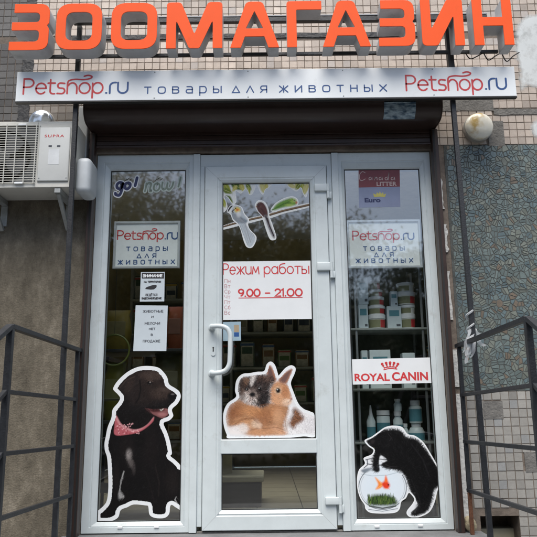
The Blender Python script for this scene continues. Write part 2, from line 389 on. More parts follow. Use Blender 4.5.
M_PLASTIC = mat('clear_plastic_film', (.6, .63, .66), .2, var=.2); M_PLASTIC.node_tree.nodes['Principled BSDF'].inputs['Alpha'].default_value = .5

# plaster with stains
def plaster_mat():
    m = mat('stained_plaster', (.19, .17, .14), .93, var=.14, scale=38, bump=.4, bscale=100)
    n = m.node_tree.nodes; l = m.node_tree.links; b = n['Principled BSDF']
    tc = n.new('ShaderNodeTexCoord'); mp = n.new('ShaderNodeMapping'); mp.inputs['Scale'].default_value = (4.2, 4.2, 2.2)
    nz = n.new('ShaderNodeTexNoise'); nz.inputs['Scale'].default_value = 1.6; nz.inputs['Detail'].default_value = 10; nz.inputs['Roughness'].default_value = .78
    cr = n.new('ShaderNodeValToRGB'); cr.color_ramp.elements[0].position = .38; cr.color_ramp.elements[0].color = (.088, .076, .056, 1)
    cr.color_ramp.elements[1].position = .66; cr.color_ramp.elements[1].color = (.235, .208, .162, 1)
    e = cr.color_ramp.elements.new(.55); e.color = (.155, .135, .102, 1)
    l.new(tc.outputs['Object'], mp.inputs[0]); l.new(mp.outputs[0], nz.inputs['Vector']); l.new(nz.outputs['Fac'], cr.inputs[0])
    sc = [x for x in n if x.type == 'VECT_MATH'][0]; l.new(cr.outputs[0], sc.inputs[0])
    return m
M_PLASTER = plaster_mat()

# ---------------------------------------------------------------- ground, landing, steps
def structure(name, bm, m):
    o = obj(name, bm, m); o['kind'] = 'structure'; return o
b = BM(); box(b, -60, 60, -70, -2.62, -.90, -.79); structure('ground', b, M_STREET)
b = BM(); box(b, -60, 60, -2.60, -.03, -1.2, -.786); structure('pavement', b, M_CONC)
b = BM(); box(b, -.10, 2.285, -1.2, .075, -.78, -.007, .006); structure('landing', b, M_CONC)
b = BM()
for k in range(4): box(b, -.10, 2.285, -1.2-.3*(k+1), -1.2-.3*k-.002, -.785, -.007-.155*(k+1), .006)
structure('steps', b, M_CONC)

# ---------------------------------------------------------------- the building's wall
WY = -.03
wall = thing('building_wall', 'tiled and mosaic clad apartment block wall around the shop entrance', 'wall')
HX0, HX1 = at(481, 525, WY).x, at(520, 525, WY).x; HZ1 = at(500, 516, WY).z; HZ0 = -.12
b = BM()
box(b, -4, -.004, -.027, .3, -1, 4.6)
box(b, -.004, 2.139, -.027, .3, 2.3, 4.6)
box(b, 2.139, HX0, -.027, .3, -1, 4.6); box(b, HX1, 6, -.027, .3, -1, 4.6)
box(b, HX0, HX1, -.027, .3, HZ1, 4.6); box(b, HX0, HX1, -.027, .3, -1, HZ0)
box(b, HX0, HX1, .18, .3, HZ0, HZ1)
obj('masonry', b, M_GROUT, wall)
SEAM_X = -.484
JZ0, JZ1 = at(510, 115, WY).z, at(510, 108.5, WY).z           # mortar joint between the storey panels
JZ0b, JZ1b = at(465, 111, WY).z, at(465, 99.5, WY).z
JX = at(493, 105, WY).x
MZ1, MZ0 = at(480, 145, WY).z, at(500, 391, WY).z
PLZ = 2.10
P = .0503
def mesh_np(name, verts, faces4, cols, m, parent, smooth=False):
    me = bpy.data.meshes.new(name); nf = len(faces4)
    me.vertices.add(len(verts)); me.vertices.foreach_set('co', np.asarray(verts, np.float32).ravel())
    me.loops.add(nf*4); me.loops.foreach_set('vertex_index', np.asarray(faces4, np.int32).ravel())
    me.polygons.add(nf); me.polygons.foreach_set('loop_start', np.arange(nf, dtype=np.int32)*4)
    me.update(calc_edges=True)
    if cols is not None:
        a = me.attributes.new('col', 'FLOAT_COLOR', 'POINT'); c4 = np.ones((len(verts), 4), np.float32); c4[:, :3] = cols
        a.data.foreach_set('color', c4.ravel())
    me.validate()
    if not smooth: me.polygons.foreach_set('use_smooth', np.zeros(len(me.polygons), bool))
    return link(name, me, m, parent)
def vnoise(x, z, s, seed=0):                      # smooth value noise
    r = np.random.default_rng(seed); T = r.random((64, 64))
    X, Z = x*s, z*s; i, j = math.floor(X), math.floor(Z); u, v = X-i, Z-j; u = u*u*(3-2*u); v = v*v*(3-2*v)
    g = lambda a, c: T[a % 64, c % 64]
    return (g(i, j)*(1-u)+g(i+1, j)*u)*(1-v)+(g(i, j+1)*(1-u)+g(i+1, j+1)*u)*v
PATCHES = [(483, 503, 401, 419), (525, 545, 452, 472), (488, 504, 121, 146)]
PR = [(at(a, (c+d)/2, WY).x, at(e, (c+d)/2, WY).x, at((a+e)/2, d, WY).z, at((a+e)/2, c, WY).z) for a, e, c, d in PATCHES]
def tiles():
    V, F, Cc = [], [], []
    rr = random.Random(3)
    for i in range(-70, 100):
        for j in range(-41, 42):
            x = .012+i*P; z = MZ1+.002+(j+.5)*P if j >= -8 else MZ0-.002-(-8.5-j)*P
            if x < -3.4 or x > 5 or z > 4.3: continue
            up = z > MZ1
            left = x < -.02 and z > PLZ
            low = x > 2.26 and z < MZ0
            if not (up or low or left): continue
            if not up and -.08 < x < 2.22: continue
            if up and -.0 < x < 2.14 and z < 2.31: continue
            jz0, jz1 = (JZ0, JZ1) if x > JX else (JZ0b, JZ1b)
            if x > 2.1 and jz0-.004 < z < jz1+.004: continue
            if abs(z-(3.118)) < .014: continue
            if any(a < x < c and d < z < e for a, c, d, e in PR): continue
            if HX0-.02 < x < HX1+.02 and HZ0-.02 < z < HZ1+.02: continue
            if abs(x-SEAM_X) < .02: continue
            if rr.random() < .004: continue
            n1 = vnoise(x, z, 1.7, 1); n2 = vnoise(x, z, 5., 2)
            base = np.array((.49, .42, .36)) * (0.84+.3*n1)
            if low: base = np.array((.37, .36, .335))*(0.82+.3*n1)
            r = rr.random()
            if r < .10: base = base*.80
            elif r < .2: base = base*np.array((.92, .97, 1.04))
            elif r < .3: base = base*1.10
            base = base*(.94+.12*rr.random())
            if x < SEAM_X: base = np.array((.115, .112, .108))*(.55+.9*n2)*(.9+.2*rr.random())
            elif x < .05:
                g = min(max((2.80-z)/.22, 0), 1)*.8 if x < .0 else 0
                base = base*(1-g)+np.array((.15, .145, .135))*(.6+.8*n2)*g  # grime, with part of the board's shadow painted into the tile colour
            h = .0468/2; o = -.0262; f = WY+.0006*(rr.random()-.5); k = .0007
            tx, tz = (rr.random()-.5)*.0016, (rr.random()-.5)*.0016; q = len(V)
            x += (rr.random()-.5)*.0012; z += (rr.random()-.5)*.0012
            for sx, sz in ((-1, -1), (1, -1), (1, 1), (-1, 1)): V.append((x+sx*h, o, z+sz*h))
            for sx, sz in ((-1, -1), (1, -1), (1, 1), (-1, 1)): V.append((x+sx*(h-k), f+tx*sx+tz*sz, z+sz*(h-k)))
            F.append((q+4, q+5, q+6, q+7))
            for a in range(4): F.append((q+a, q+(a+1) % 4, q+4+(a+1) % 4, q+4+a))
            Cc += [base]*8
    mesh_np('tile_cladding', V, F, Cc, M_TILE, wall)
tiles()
for a, c, d, e in PR:
    b = BM(); box(b, a, c, -.0315, -.022, d, e); obj('cement_patch', b, M_CEMENT, wall)
def jag(x0, x1, z0, z1, n, amp, vertical=True, seed=1):
    r = random.Random(seed); A, B = [], []
    for k in range(n+1):
        t = k/n
        if vertical: z = z0+(z1-z0)*t; A.append((x0+r.uniform(-amp, amp), z)); B.append((x1+r.uniform(-amp, amp), z))
        else: x = x0+(x1-x0)*t; A.append((x, z0+r.uniform(-amp, amp))); B.append((x, z1+r.uniform(-amp, amp)))
    return A + B[::-1]
plate('tar_joint', jag(SEAM_X-.036, SEAM_X+.036, PLZ+.02, 4.3, 70, .011), -.034, -.023, M_TAR, wall)
plate('mortar_joint', jag(JX, 4.8, JZ0, JZ1-.004, 40, .004, False, 2), -.0335, -.023, M_CEMENT, wall)
plate('mortar_joint', jag(2.2, JX, JZ0b, JZ1b, 12, .004, False, 3), -.0335, -.023, M_CEMENT, wall)
plate('mortar_joint', jag(-.2, 2.2, 3.10, 3.135, 30, .004, False, 4), -.033, -.023, M_TAR, wall)
# plaster on the left
b = BM(); box(b, -3.4, -.004, -.0295, -.022, -1, PLZ); obj('plaster', b, M_PLASTER, wall)
# mosaic of broken tile on the right
def clip(poly, a, nrm):
    out = []; d = [(p-a).dot(nrm) for p in poly]
    for i in range(len(poly)):
        j = (i+1) % len(poly)
        if d[i] <= 0: out.append(poly[i])
        if d[i]*d[j] < 0: out.append(poly[i]+(poly[j]-poly[i])*(d[i]/(d[i]-d[j])))
    return out
def mosaic():
    x0, x1, z0, z1 = 2.235, 3.75, MZ0+.003, MZ1-.002
    r = random.Random(11); S = []
    st = .036
    nx, nz = int((x1-x0)/st)+2, int((z1-z0)/st)+2
    for i in range(-1, nx):
        for j in range(-1, nz): S.append(Vector((x0+(i+.5+r.uniform(-.45, .45))*st, z0+(j+.5+r.uniform(-.45, .45))*st)))
    V, F, Cc = [], [], []; tris = []
    for a in S:
        near = [s for s in S if s is not a and (s-a).length < st*2.6]
        poly = [Vector((x0, z0)), Vector((x1, z0)), Vector((x1, z1)), Vector((x0, z1))]
        for s in near:
            poly = clip(poly, (a+s)/2, (s-a))
            if len(poly) < 3: break
        if len(poly) < 3: continue
        th = r.uniform(0, PI); nrm = Vector((math.cos(th), math.sin(th)))
        c = sum(poly, Vector((0, 0)))/len(poly); ps = [poly]
        k = r.random()
        cuts = [0] if k < .80 else ([-.007, .007] if k < .94 else [])
        for off in cuts:
            nxt = []
            for p in ps: nxt += [clip(p, c+nrm*off, nrm), clip(p, c+nrm*off, -nrm)]
            ps = nxt
        hue = r.random()
        for p in ps:
            if len(p) < 3: continue
            ar = abs(sum(p[i-1].x*p[i].y-p[i].x*p[i-1].y for i in range(len(p))))/2
            if ar < .8e-4: continue
            # inset
            cc = sum(p, Vector((0, 0)))/len(p); q = p
            ori = sum(p[i-1].x*p[i].y-p[i].x*p[i-1].y for i in range(len(p))) > 0
            for i in range(len(p)):
                e = p[(i+1) % len(p)]-p[i]
                if e.length < 1e-5: continue
                nn = Vector((e.y, -e.x)).normalized()*(1 if ori else -1)
                q = clip(q, p[i]-nn*r.uniform(.0012, .0028), nn)
                if len(q) < 3: break
            if len(q) < 3: continue
            tris.append((q, hue, r.random(), r.uniform(-.0008, .0008)))
    bm = BM(); lay = bm.verts.layers.float_color.new('col')
    for q, hue, v, dy in tris:
        base = np.array((.215, .27, .275)) if hue < .55 else (np.array((.245, .27, .245)) if hue < .8 else np.array((.17, .235, .265)))
        if v < .05: base = np.array((.30, .24, .19))
        base = base*(.72+.46*((v*7.3) % 1))*np.array((.66, .67, .64))
        cc = sum(q, Vector((0, 0)))/len(q)
        A = [bm.verts.new((p.x, -.0288, p.y)) for p in q]
        B = [bm.verts.new((p.x+(cc.x-p.x)*.06, -.031+dy, p.y+(cc.y-p.y)*.06)) for p in q]
        for t in A+B: t[lay] = (*base, 1)
        bm.faces.new(B)
        for i in range(len(q)): bm.faces.new((A[i], A[(i+1) % len(q)], B[(i+1) % len(q)], B[i]))
    obj('mosaic_panel', bm, M_SHARD, wall)
    b = BM(); box(b, 2.222, 3.76, -.0296, -.022, MZ0, MZ1); obj('mosaic_bed', b, M_SHGROUT, wall)
mosaic()
# white filler beside the shutter guide, paint smears, foam lump
gx = at(465.2, 530, -.05).x
plate('white_filler', jag(gx-.01, gx+.047, .02, .76, 26, .007, True, 5), -.042, -.02, M_WHITEPLASTER, wall)
for k, (za, zb, ww) in enumerate(((.80, 1.02, .03), (1.2, 1.5, .018), (1.62, 1.80, .02), (1.9, 2.1, .012))):
    plate('white_filler', jag(gx-.008, gx+ww, za, zb, 9, .006, True, 20+k), -.037, -.02, M_WHITEPLASTER, wall)
def paint_mat():
    m = mat('white_paint_smear', (.66, .70, .71), .7, var=.06, scale=8); n = m.node_tree.nodes; l = m.node_tree.links
    out = [x for x in n if x.type == 'OUTPUT_MATERIAL'][0]; b = n['Principled BSDF']
    tc = n.new('ShaderNodeTexCoord'); nz = n.new('ShaderNodeTexNoise'); nz.inputs['Scale'].default_value = 9; nz.inputs['Detail'].default_value = 8; nz.inputs['Roughness'].default_value = .7
    a = n.new('ShaderNodeAttribute'); a.attribute_name = 'edge'
    ad = n.new('ShaderNodeMath'); ad.operation = 'ADD'; mr = n.new('ShaderNodeMapRange'); mr.inputs['From Min'].default_value = .84; mr.inputs['From Max'].default_value = 1.24; mr.inputs['To Max'].default_value = .88
    l.new(tc.outputs['Object'], nz.inputs['Vector']); l.new(nz.outputs['Fac'], ad.inputs[0]); l.new(a.outputs['Fac'], ad.inputs[1]); l.new(ad.outputs[0], mr.inputs['Value'])
    l.new(mr.outputs[0], b.inputs['Alpha']); return m
M_SMEAR = paint_mat()
def smear(pts, y=-.0318, n=44):
    P2 = np.array(pxpoly(spline(pts, 6), y)); lo, hi = P2.min(0), P2.max(0)
    V, F, E = [], [], []
    for j in range(n+1):
        for i in range(n+1):
            x = lo[0]+(hi[0]-lo[0])*i/n; z = lo[1]+(hi[1]-lo[1])*j/n; V.append((x, y, z))
            ins = False
            for k in range(len(P2)):
                (xa, za), (xb, zb) = P2[k-1], P2[k]
                if (za > z) != (zb > z) and x < (xb-xa)*(z-za)/(zb-za)+xa: ins = not ins
            d = np.sqrt(((P2-np.array((x, z)))**2).sum(1)).min()
            E.append(min(d/.06, 1)*.75 if ins else 0)
    for j in range(n):
        for i in range(n): q = j*(n+1)+i; F.append((q, q+1, q+n+2, q+n+1))
    o = mesh_np('paint_smear', V, F, None, M_SMEAR, wall)
    at_ = o.data.attributes.new('edge', 'FLOAT', 'POINT'); at_.data.foreach_set('value', E)
smear([(512, 24), (540, 10), (590, 30), (585, 80), (548, 98), (530, 92), (518, 100), (514, 70)])
smear([(526, 122), (540, 112), (556, 122), (552, 142), (536, 143), (528, 138)])
def lump(name, c, r, m, parent, seed=0, sq_=(1, 1, 1), amp=.35):
    bm = BM(); bmesh.ops.create_icosphere(bm, subdivisions=3, radius=r); rr = random.Random(seed)
    ph = [Vector((rr.uniform(-1, 1), rr.uniform(-1, 1), rr.uniform(-1, 1)))*3/r for _ in range(4)]
    for v in bm.verts:
        f = 1+amp*sum(math.sin(v.co.dot(p)+i) for i, p in enumerate(ph))/4
        v.co = Vector((v.co.x*sq_[0], v.co.y*sq_[1], v.co.z*sq_[2]))*f+Vector(c)
    return obj(name, bm, m, parent, True)
M_FOAM = mat('dirty_foam', (.42, .36, .24), .9, var=.4, scale=30, bump=.6)
q = at(470, 524, -.07)
foam = lump('sealing_foam', q, .034, M_FOAM, wall, 4, (1.0, .7, 1.15))

# ---------------------------------------------------------------- shop front
front = thing('shopfront', 'white plastic shopfront frame with two tall side windows', 'shopfront')
GY = .022
XL0, XL1 = 0., vx(189.5, 250, 189, 520, 0)
lx0, lx1 = vx(111.3, 170.8, 96.9, 520, .02), vx(185.7, 171, 180.6, 520, .02)
lz0, lz1 = at(140, 521.5, .02).z, at(150, 170.6, .02).z
rx0, rx1 = vx(343, 169.4, 358, 519, .02), vx(417.9, 168.8, 441.8, 517, .02)
rz0, rz1 = at(400, 518.5, .02).z, at(385, 169.2, .02).z
DX0, DX1 = vx(204.6, 166.3, 202.4, 531, -.015), vx(325, 165, 338.5, 529, -.015)
DZ0, DZ1 = at(270, 530.3, -.015).z, at(265, 165.8, -.015).z
C0a, C0b = at(189, 500, -.01).x, at(196.4, 500, -.01).x
C1a, C1b = at(342.5, 500, -.01).x, at(350, 500, -.01).x
FZ = 2.295
FPROF = [(0, .07), (0, 0), (.5, 0), (.54, .004), (.58, .004), (.62, .0015), (.93, .010), (1, .016), (1, .07)]
ring2((0, C0a+.002, 0, FZ), (lx0, lx1, lz0, lz1), FPROF, 'window_frame', M_PVC, front)
ring2((C1b-.002, 2.135, 0, FZ), (rx0, rx1, rz0, rz1), FPROF, 'window_frame', M_PVC, front)
for a, c in ((C0a, C0b), (C1a, C1b)):
    b = BM(); box(b, a, c, -.012, .07, -.003, FZ-.002, .003); obj('mullion', b, M_PVC, front)
for a, c in ((C0b+.0005, DX0-.004), (DX1+.004, C1a-.0005)):
    b = BM(); box(b, a, c, .002, .07, .028, FZ-.004, .002); obj('door_jamb', b, M_PVC, front)
b = BM(); box(b, C0b+.001, C1a-.001, .001, .069, DZ1+.004, FZ-.003, .002); obj('head_rail', b, M_PVC, front)
b = BM(); box(b, C0b+.001, C1a-.001, .0, .075, -.006, DZ0-.006, .002); obj('threshold', b, M_CEMENT, front)
for px_, py_ in ((120, 527.5), (156.5, 527), (377, 526.5), (420.5, 525.5)):
    q = at(px_, py_, -.001); b = BM(); box(b, q.x-.014, q.x+.014, -.006, .001, q.z-.006, q.z+.006, .002); obj('drain_cap', b, M_VINYLW, front)
def pane(x0, x1, z0, z1, parent, y=GY):
    b = BM(); v = [b.verts.new(p) for p in ((x0-.006, y, z0-.006), (x1+.006, y, z0-.006), (x1+.006, y, z1+.006), (x0-.006, y, z1+.006))]
    b.faces.new(v); o = obj('glass_pane', b, M_GLASS, parent)
    g = BM()
    for t in ((x0, x1, z0, z0+.005), (x0, x1, z1-.005, z1), (x0, x0+.005, z0+.005, z1-.005), (x1-.005, x1, z0+.005, z1-.005)): box(g, t[0], t[1], y-.003, y+.003, t[2], t[3])
    obj('gasket', g, M_GASKET, o)
pane(lx0, lx1, lz0, lz1, front); pane(rx0, rx1, rz0, rz1, front)

door = thing('shop_door', 'white plastic glazed shop door with a bowed handle', 'door')
dx0, dx1 = vx(222, 184, 222, 510, 0), vx(308.7, 182, 318.8, 508, 0)
dzt = at(265, 182.8, 0).z; dzm1 = at(265, 439, 0).z; dzm0 = at(268, 453.5, 0).z; dzb = at(270, 509.8, 0).z
ring2((DX0, DX1, DZ0, DZ1), (dx0, dx1, dzb, dzt), [(0, .055), (0, -.013), (.03, -.016), (.70, -.016), (.74, -.0125), (.79, -.0125), (.83, -.0145), (.96, -.007), (1, -.001), (1, .055)], 'door_leaf', M_PVC, door)
b = BM(); box(b, dx0-.004, dx1+.004, -.0135, .05, dzm0, dzm1, .005); obj('middle_rail', b, M_PVC, door)
# mitre seams of the leaf
b = BM()
for (xa, za, xb, zb) in ((DX0+.004, DZ0+.004, dx0-.012, dzb-.012), (DX1-.004, DZ0+.004, dx1+.012, dzb-.012), (DX0+.004, DZ1-.004, dx0-.012, dzt+.012), (DX1-.004, DZ1-.004, dx1+.012, dzt+.012)):
    bar(b, (xa, -.0155, za), (xb, -.0155, zb), .0012, .0012, 0)
obj('mitre_seam', b, M_RAILGREY, door)
pane(dx0, dx1, dzm1, dzt, door, .010); pane(dx0, dx1, dzb, dzm0, door, .010)
# handle
pts = [(212, 327.5, -.016), (212, 327.2, -.05), (213, 326.5, -.068), (217, 326, -.076), (222.5, 326.5, -.078), (227.5, 329, -.078), (230, 334.5, -.078), (230.3, 342, -.078), (230, 357, -.078), (229.3, 364.5, -.078), (226, 370, -.078), (221, 372.3, -.078), (216.5, 373, -.076), (213, 373.2, -.068), (212, 373.3, -.05), (212, 373.5, -.016)]
hp = [at(*p) for p in pts]; hp = [Vector(v) for v in spline([tuple(p) for p in hp], 5, False)]
b = BM(); tube(b, hp, .0145, 14); hdl = obj('handle', b, M_PVC, door, True)
for pp in (pts[0], pts[-1]):
    q = at(pp[0], pp[1], -.016); b = BM(); lathe(b, [(.0, -.001), (.021, -.001), (.021, .006), (.016, .009), (0, .009)], 20, Matrix.Translation(q) @ Matrix.Rotation(PI/2, 4, 'X')); obj('handle_rosette', b, M_PVC, hdl, True)
q = at(213.3, 350, -.016)
pl = plate('lock_plate', [(q.x+.013*math.cos(t)*(1 if True else 1), q.z+.014*(1.6 if math.sin(t) > 0 else -1.6)+.013*math.sin(t)) for t in [2*PI*k/24 for k in range(24)]], -.021, -.015, M_PVC, door)
plate('keyhole', [(q.x+.0048*math.cos(t), q.z+.013+.0048*math.sin(t)) for t in [2*PI*k/16 for k in range(16)]], -.0225, -.0205, M_GASKET, pl)
plate('keyhole', [(q.x-.0028, q.z+.012), (q.x+.0028, q.z+.012), (q.x+.0034, q.z-.010), (q.x-.0034, q.z-.010)], -.0222, -.0205, M_GASKET, pl)
for (xa, xb, ra, rb) in ((314.5, 329, 183.5, 191), (317, 332.5, 262, 270.5), (325.5, 341.5, 497, 505)):
    A, B_ = at(xa, rb, -.03), at(xb, ra, -.03); xk = B_.x-.013
    b = BM(); box(b, A.x, xk-.001, -.034, -.014, A.z, B_.z, .005, 3); h = obj('hinge', b, M_PVC, door, True)
    b = BM(); tube(b, [(xk+.006, -.026, A.z-.045), (xk+.006, -.026, A.z-.0005)], .0095, 14); box(b, xk, xk+.028, -.022, -.002, A.z-.044, A.z-.002, .003)
    obj('hinge_pin', b, M_PVC, h, True)
    b = BM(); tube(b, [(xk+.006, -.026, A.z+.0005), (xk+.006, -.026, B_.z)], .0095, 14); obj('hinge_knuckle', b, M_PVC, h, True)

# ---------------------------------------------------------------- roller shutter: box, guides
sh = thing('roller_shutter', 'dark brown roller shutter box and guide rails over the entrance', 'roller shutter')
BX0, BX1 = -.022, 2.158; BY = -.28; BZT = 2.66; BZB = at(265, 116, -.27).z-.012
prof = [(WY-.002, BZT), (BY, BZT)]
rad = .085
prof += [(BY+rad-rad*math.cos(a), BZB+rad-rad*math.sin(a)) for a in [PI/2*k/10 for k in range(11)]]
prof += [(WY-.09, BZB), (WY-.09, BZB+.004), (WY-.002, BZB+.004)]
b = BM(); A = [b.verts.new((BX0, y, z)) for y, z in prof]; B_ = [b.verts.new((BX1, y, z)) for y, z in prof]
n = len(prof)
for k in range(n): b.faces.new((A[k], A[(k+1) % n], B_[(k+1) % n], B_[k]))
b.faces.new(A); b.faces.new(B_)
obj('shutter_box', b, M_BROWNBOX, sh, True)
for X0, X1 in ((BX0-.006, BX0-.0005), (BX1+.0005, BX1+.006)):
    cpf = [(y-(.003 if y < -.1 else 0), z-(.003 if z < BZB+.05 else 0)) for y, z in prof]
    b = BM(); A = [b.verts.new((X0, y, z)) for y, z in cpf]; B_ = [b.verts.new((X1, y, z)) for y, z in cpf]
    for k in range(n): b.faces.new((A[k], A[(k+1) % n], B_[(k+1) % n], B_[k]))
    b.faces.new(A); b.faces.new(B_); obj('end_cap', b, M_BROWN, sh, True)
b = BM(); box(b, BX0+.02, BX1-.02, BY-.0012, BY+.01, BZT-.075, BZT-.073); box(b, BX0+.001, BX1-.001, BY-.001, BY+.01, BZB+rad+.004, BZB+rad+.006); obj('box_seam', b, M_GASKET, sh)
GZ = BZB-.001
gl = (at(71.2, 530, -.085).x, -.001); gr = (2.137, at(465.2, 530, -.085).x)
for a, c in (gl, gr):
    b = BM(); box(b, a, c, -.088, -.0325, -.008, GZ, .003); g = obj('guide_rail', b, M_BROWN, sh)
    b = BM(); mid = c-.004 if a < 1 else a+.004
    box(b, min(mid, mid+(-.012 if a < 1 else .012)), max(mid, mid+(-.012 if a < 1 else .012)), -.0895, -.0882, 0, GZ-.01); obj('brush_strip', b, M_GASKET, g)
b = BM()
for k in range(3): box(b, .003, 2.132, -.062, -.05, BZB-.018-.032*k, BZB+.012-.032*k, .003)
obj('shutter_slats', b, M_BROWN, sh)
b = BM(); box(b, .003, 2.132, -.068, -.046, BZB-.098, BZB-.0845, .003); obj('bottom_bar', b, M_BROWN, sh)

# ---------------------------------------------------------------- sign frame (posts and rails), big letters, board
sf = thing('sign_support', 'black square steel posts and rails carrying the shop signs', 'sign frame')
LBY = -.385
uz = at(265, 20.6, -.35).z; lz = at(265, 55, -.35).z
b = BM(); bar(b, (-.065, -.31, uz), (-.053, -.31, -.006), .027); obj('post', b, M_BLACK, sf)
b = BM(); bar(b, (2.212, -.31, uz), (2.242, -.31, -.006), .027); obj('post', b, M_BLACK, sf)
b = BM(); bar(b, (2.205, -.345, at(450, 12, -.34).z), (2.213, -.345, at(450, 67, -.34).z-.05), .036); obj('sign_strut', b, M_BLACK, sf)
b = BM(); bar(b, (-.09, -.355, uz), (2.45, -.355, uz-.004), .03, .03); obj('rail', b, M_BLACK, sf)
b = BM(); bar(b, (-.35, -.355, lz), (2.50, -.355, lz+.002), .018, .02); obj('rail', b, M_BLACK, sf)
b = BM(); box(b, -.09, 2.45, -.372, -.352, uz+.0165, uz+.0235, .001); obj('rail_highlight', b, M_RAILGREY, sf)  # pale strip standing in for the highlight along the rail's top
b = BM()
for s in range(3):
    x0 = 2.30+.11*s
    tube(b, [Vector(p) for p in spline([(x0, -.36, lz-.005), (x0+.03, -.35, lz-.04-.01*s), (x0+.07, -.36, lz-.03), (x0+.11, -.355, lz-.004)], 6, False)], .0035, 8)
obj('cable', b, M_GASKET, sf, True)
LFY = -.50
zb_, zt_ = at(265, 47.3, LFY).z, at(265, 1.6, LFY).z; LH = zt_-zb_
def rnd(poly, n=6):                              # (x, z, r) -> rounded corner polygon
    out = []; N = len(poly)
    for i in range(N):
        p = Vector(poly[i][:2]); r = poly[i][2] if len(poly[i]) > 2 else .012
        a = Vector(poly[i-1][:2])-p; c = Vector(poly[(i+1) % N][:2])-p
        ang = a.angle(c); t = min(r/math.tan(ang/2), a.length*.49, c.length*.49)
        p0, p1 = p+a.normalized()*t, p+c.normalized()*t
        for k in range(n+1):
            s = k/n; out.append(tuple(p0*(1-s)**2+p*2*s*(1-s)+p1*s*s))
    return out
T = .185                                          # stroke / letter height
def G_Z(w): return [rnd([(0, 0, .01), (w, 0, .2), (w, .47, .10), (w-.05, .525, .05), (w, .58, .10), (w, 1, .2), (.06, 1, .01), (.06, 1-T, .01), (w-T, 1-T, .1), (w-T, .6, .08), (.03, .6, .01), (.03, .43, .01), (w-T, .43, .09), (w-T, T-.01, .1), (0, T-.01, .01)])]
def G_O(w): return [rnd([(0, 0, .3), (w, 0, .3), (w, 1, .3), (0, 1, .3)], 10), rnd([(T, T, .17), (w-T, T, .17), (w-T, 1-T, .17), (T, 1-T, .17)], 10)]
def G_M(w): return [rnd([(0, 0), (T, 0), (T, .62, .02), (w/2-.10, .0, .06), (w/2+.10, 0, .06), (w-T, .62, .02), (w-T, 0), (w, 0), (w, 1, .08), (w-.28, 1, .09), (w/2, .30, .02), (.28, 1, .09), (0, 1, .08)])]
def G_A(w): return [rnd([(0, 0), (T+.02, 0), (T+.10, .24, .01), (w-T-.10, .24, .01), (w-T-.02, 0), (w, 0), (w/2+.16, 1, .12), (w/2-.16, 1, .12)]), rnd([(w/2-.175, .41, .01), (w/2+.175, .41, .01), (w/2, .80, .01)])]
def G_G(w): return [rnd([(0, 0), (T, 0), (T, 1-T, .03), (w, 1-T), (w, 1), (0, 1, .07)])]
def G_I(w): return [rnd([(0, .0, .10), (.30, 0, .08), (w-T, .66, .02), (w-T, 0), (w, 0), (w, 1, .05), (w-.30, 1, .08), (T, .34, .02), (T, 1), (0, 1)])]
def G_N(w): return [rnd([(0, 0), (T, 0), (T, .42), (w-T, .42), (w-T, 0), (w, 0), (w, 1), (w-T, 1), (w-T, .42+T), (T, .42+T), (T, 1), (0, 1)])]
big = thing('channel_letters', 'large orange faced block letters with grey sides on the rails above the board', 'sign')
for gf, xa, xb in ((G_Z, 10.5, 49), (G_O, 56.3, 101.8), (G_O, 111.4, 156.9), (G_M, 166.6, 222.3), (G_A, 230.3, 278.7), (G_G, 287, 321.8), (G_A, 322.5, 370), (G_Z, 378.4, 414.6), (G_I, 421.5, 463.5), (G_N, 473.5, 512.6)):
    X0, X1 = at(xa, 25, LFY).x, at(xb, 25, LFY).x
    polys = [[(X0+p[0]*LH, zb_+p[1]*LH) for p in q_] for q_ in gf((X1-X0)/LH)]
    le = curve_solid('letter', polys, .105, M_LETSIDE, big, LFY+.0565)
    curve_solid('letter_face', polys, .0035, M_ORANGE, le, LFY+.0017, .0008)

board = thing('sign_board', 'long white board with red and blue lettering below the orange letters', 'sign')
BDY = -.37
bx0, bx1, bz0, bz1 = -.408, 2.584, 2.494, 2.686
b = BM(); box(b, bx0, bx1, BDY, BDY+.022, bz0, bz1, .0015); obj('board', b, M_SIGNWHITE, board)
b = BM(); box(b, bx0-.002, bx1+.002, BDY+.002, BDY+.03, bz0-.008, bz0-.001); obj('bottom_shade', b, M_GASKET, board)  # black strip standing in for the shade along the board's underside
for xx in (.42, .98, 1.55, 2.09):
    b = BM(); lathe(b, [(0, 0), (.004, 0), (.003, .002), (0, .0025)], 10, Matrix.Translation((xx, BDY-.0005, bz0+.012)) @ Matrix.Rotation(PI/2, 4, 'X')); obj('screw', b, M_GALV, board)
    b = BM(); lathe(b, [(0, 0), (.004, 0), (.003, .002), (0, .0025)], 10, Matrix.Translation((xx, BDY-.0005, bz1-.012)) @ Matrix.Rotation(PI/2, 4, 'X')); obj('screw', b, M_GALV, board)
def tail(x0, x1, b0, b1, xh, w, y, parent, u0, u1):       # the curling tail over the h and o of the logo
    A, B_ = at(x0, b0, y), at(x1, b1, y); H = (at(x0, b0-xh, y)-A).length; z0 = (A.z+B_.z)/2
    s = spline([(0, .95), (.06, 1.22), (.32, 1.34), (.70, 1.30), (.98, 1.40), (1.06, 1.58), (.90, 1.70), (.72, 1.62)], 8, False)
    fn = lambda p: (A.x+(u0+(u1-u0)*p[0])*(B_.x-A.x), z0+p[1]*H)
    s2 = [(.30, .98), (.50, 1.08), (.72, 1.02), (.9, .93)]
    return strokes('lettering', [s], fn, w, y-.0004, M_RED, parent)
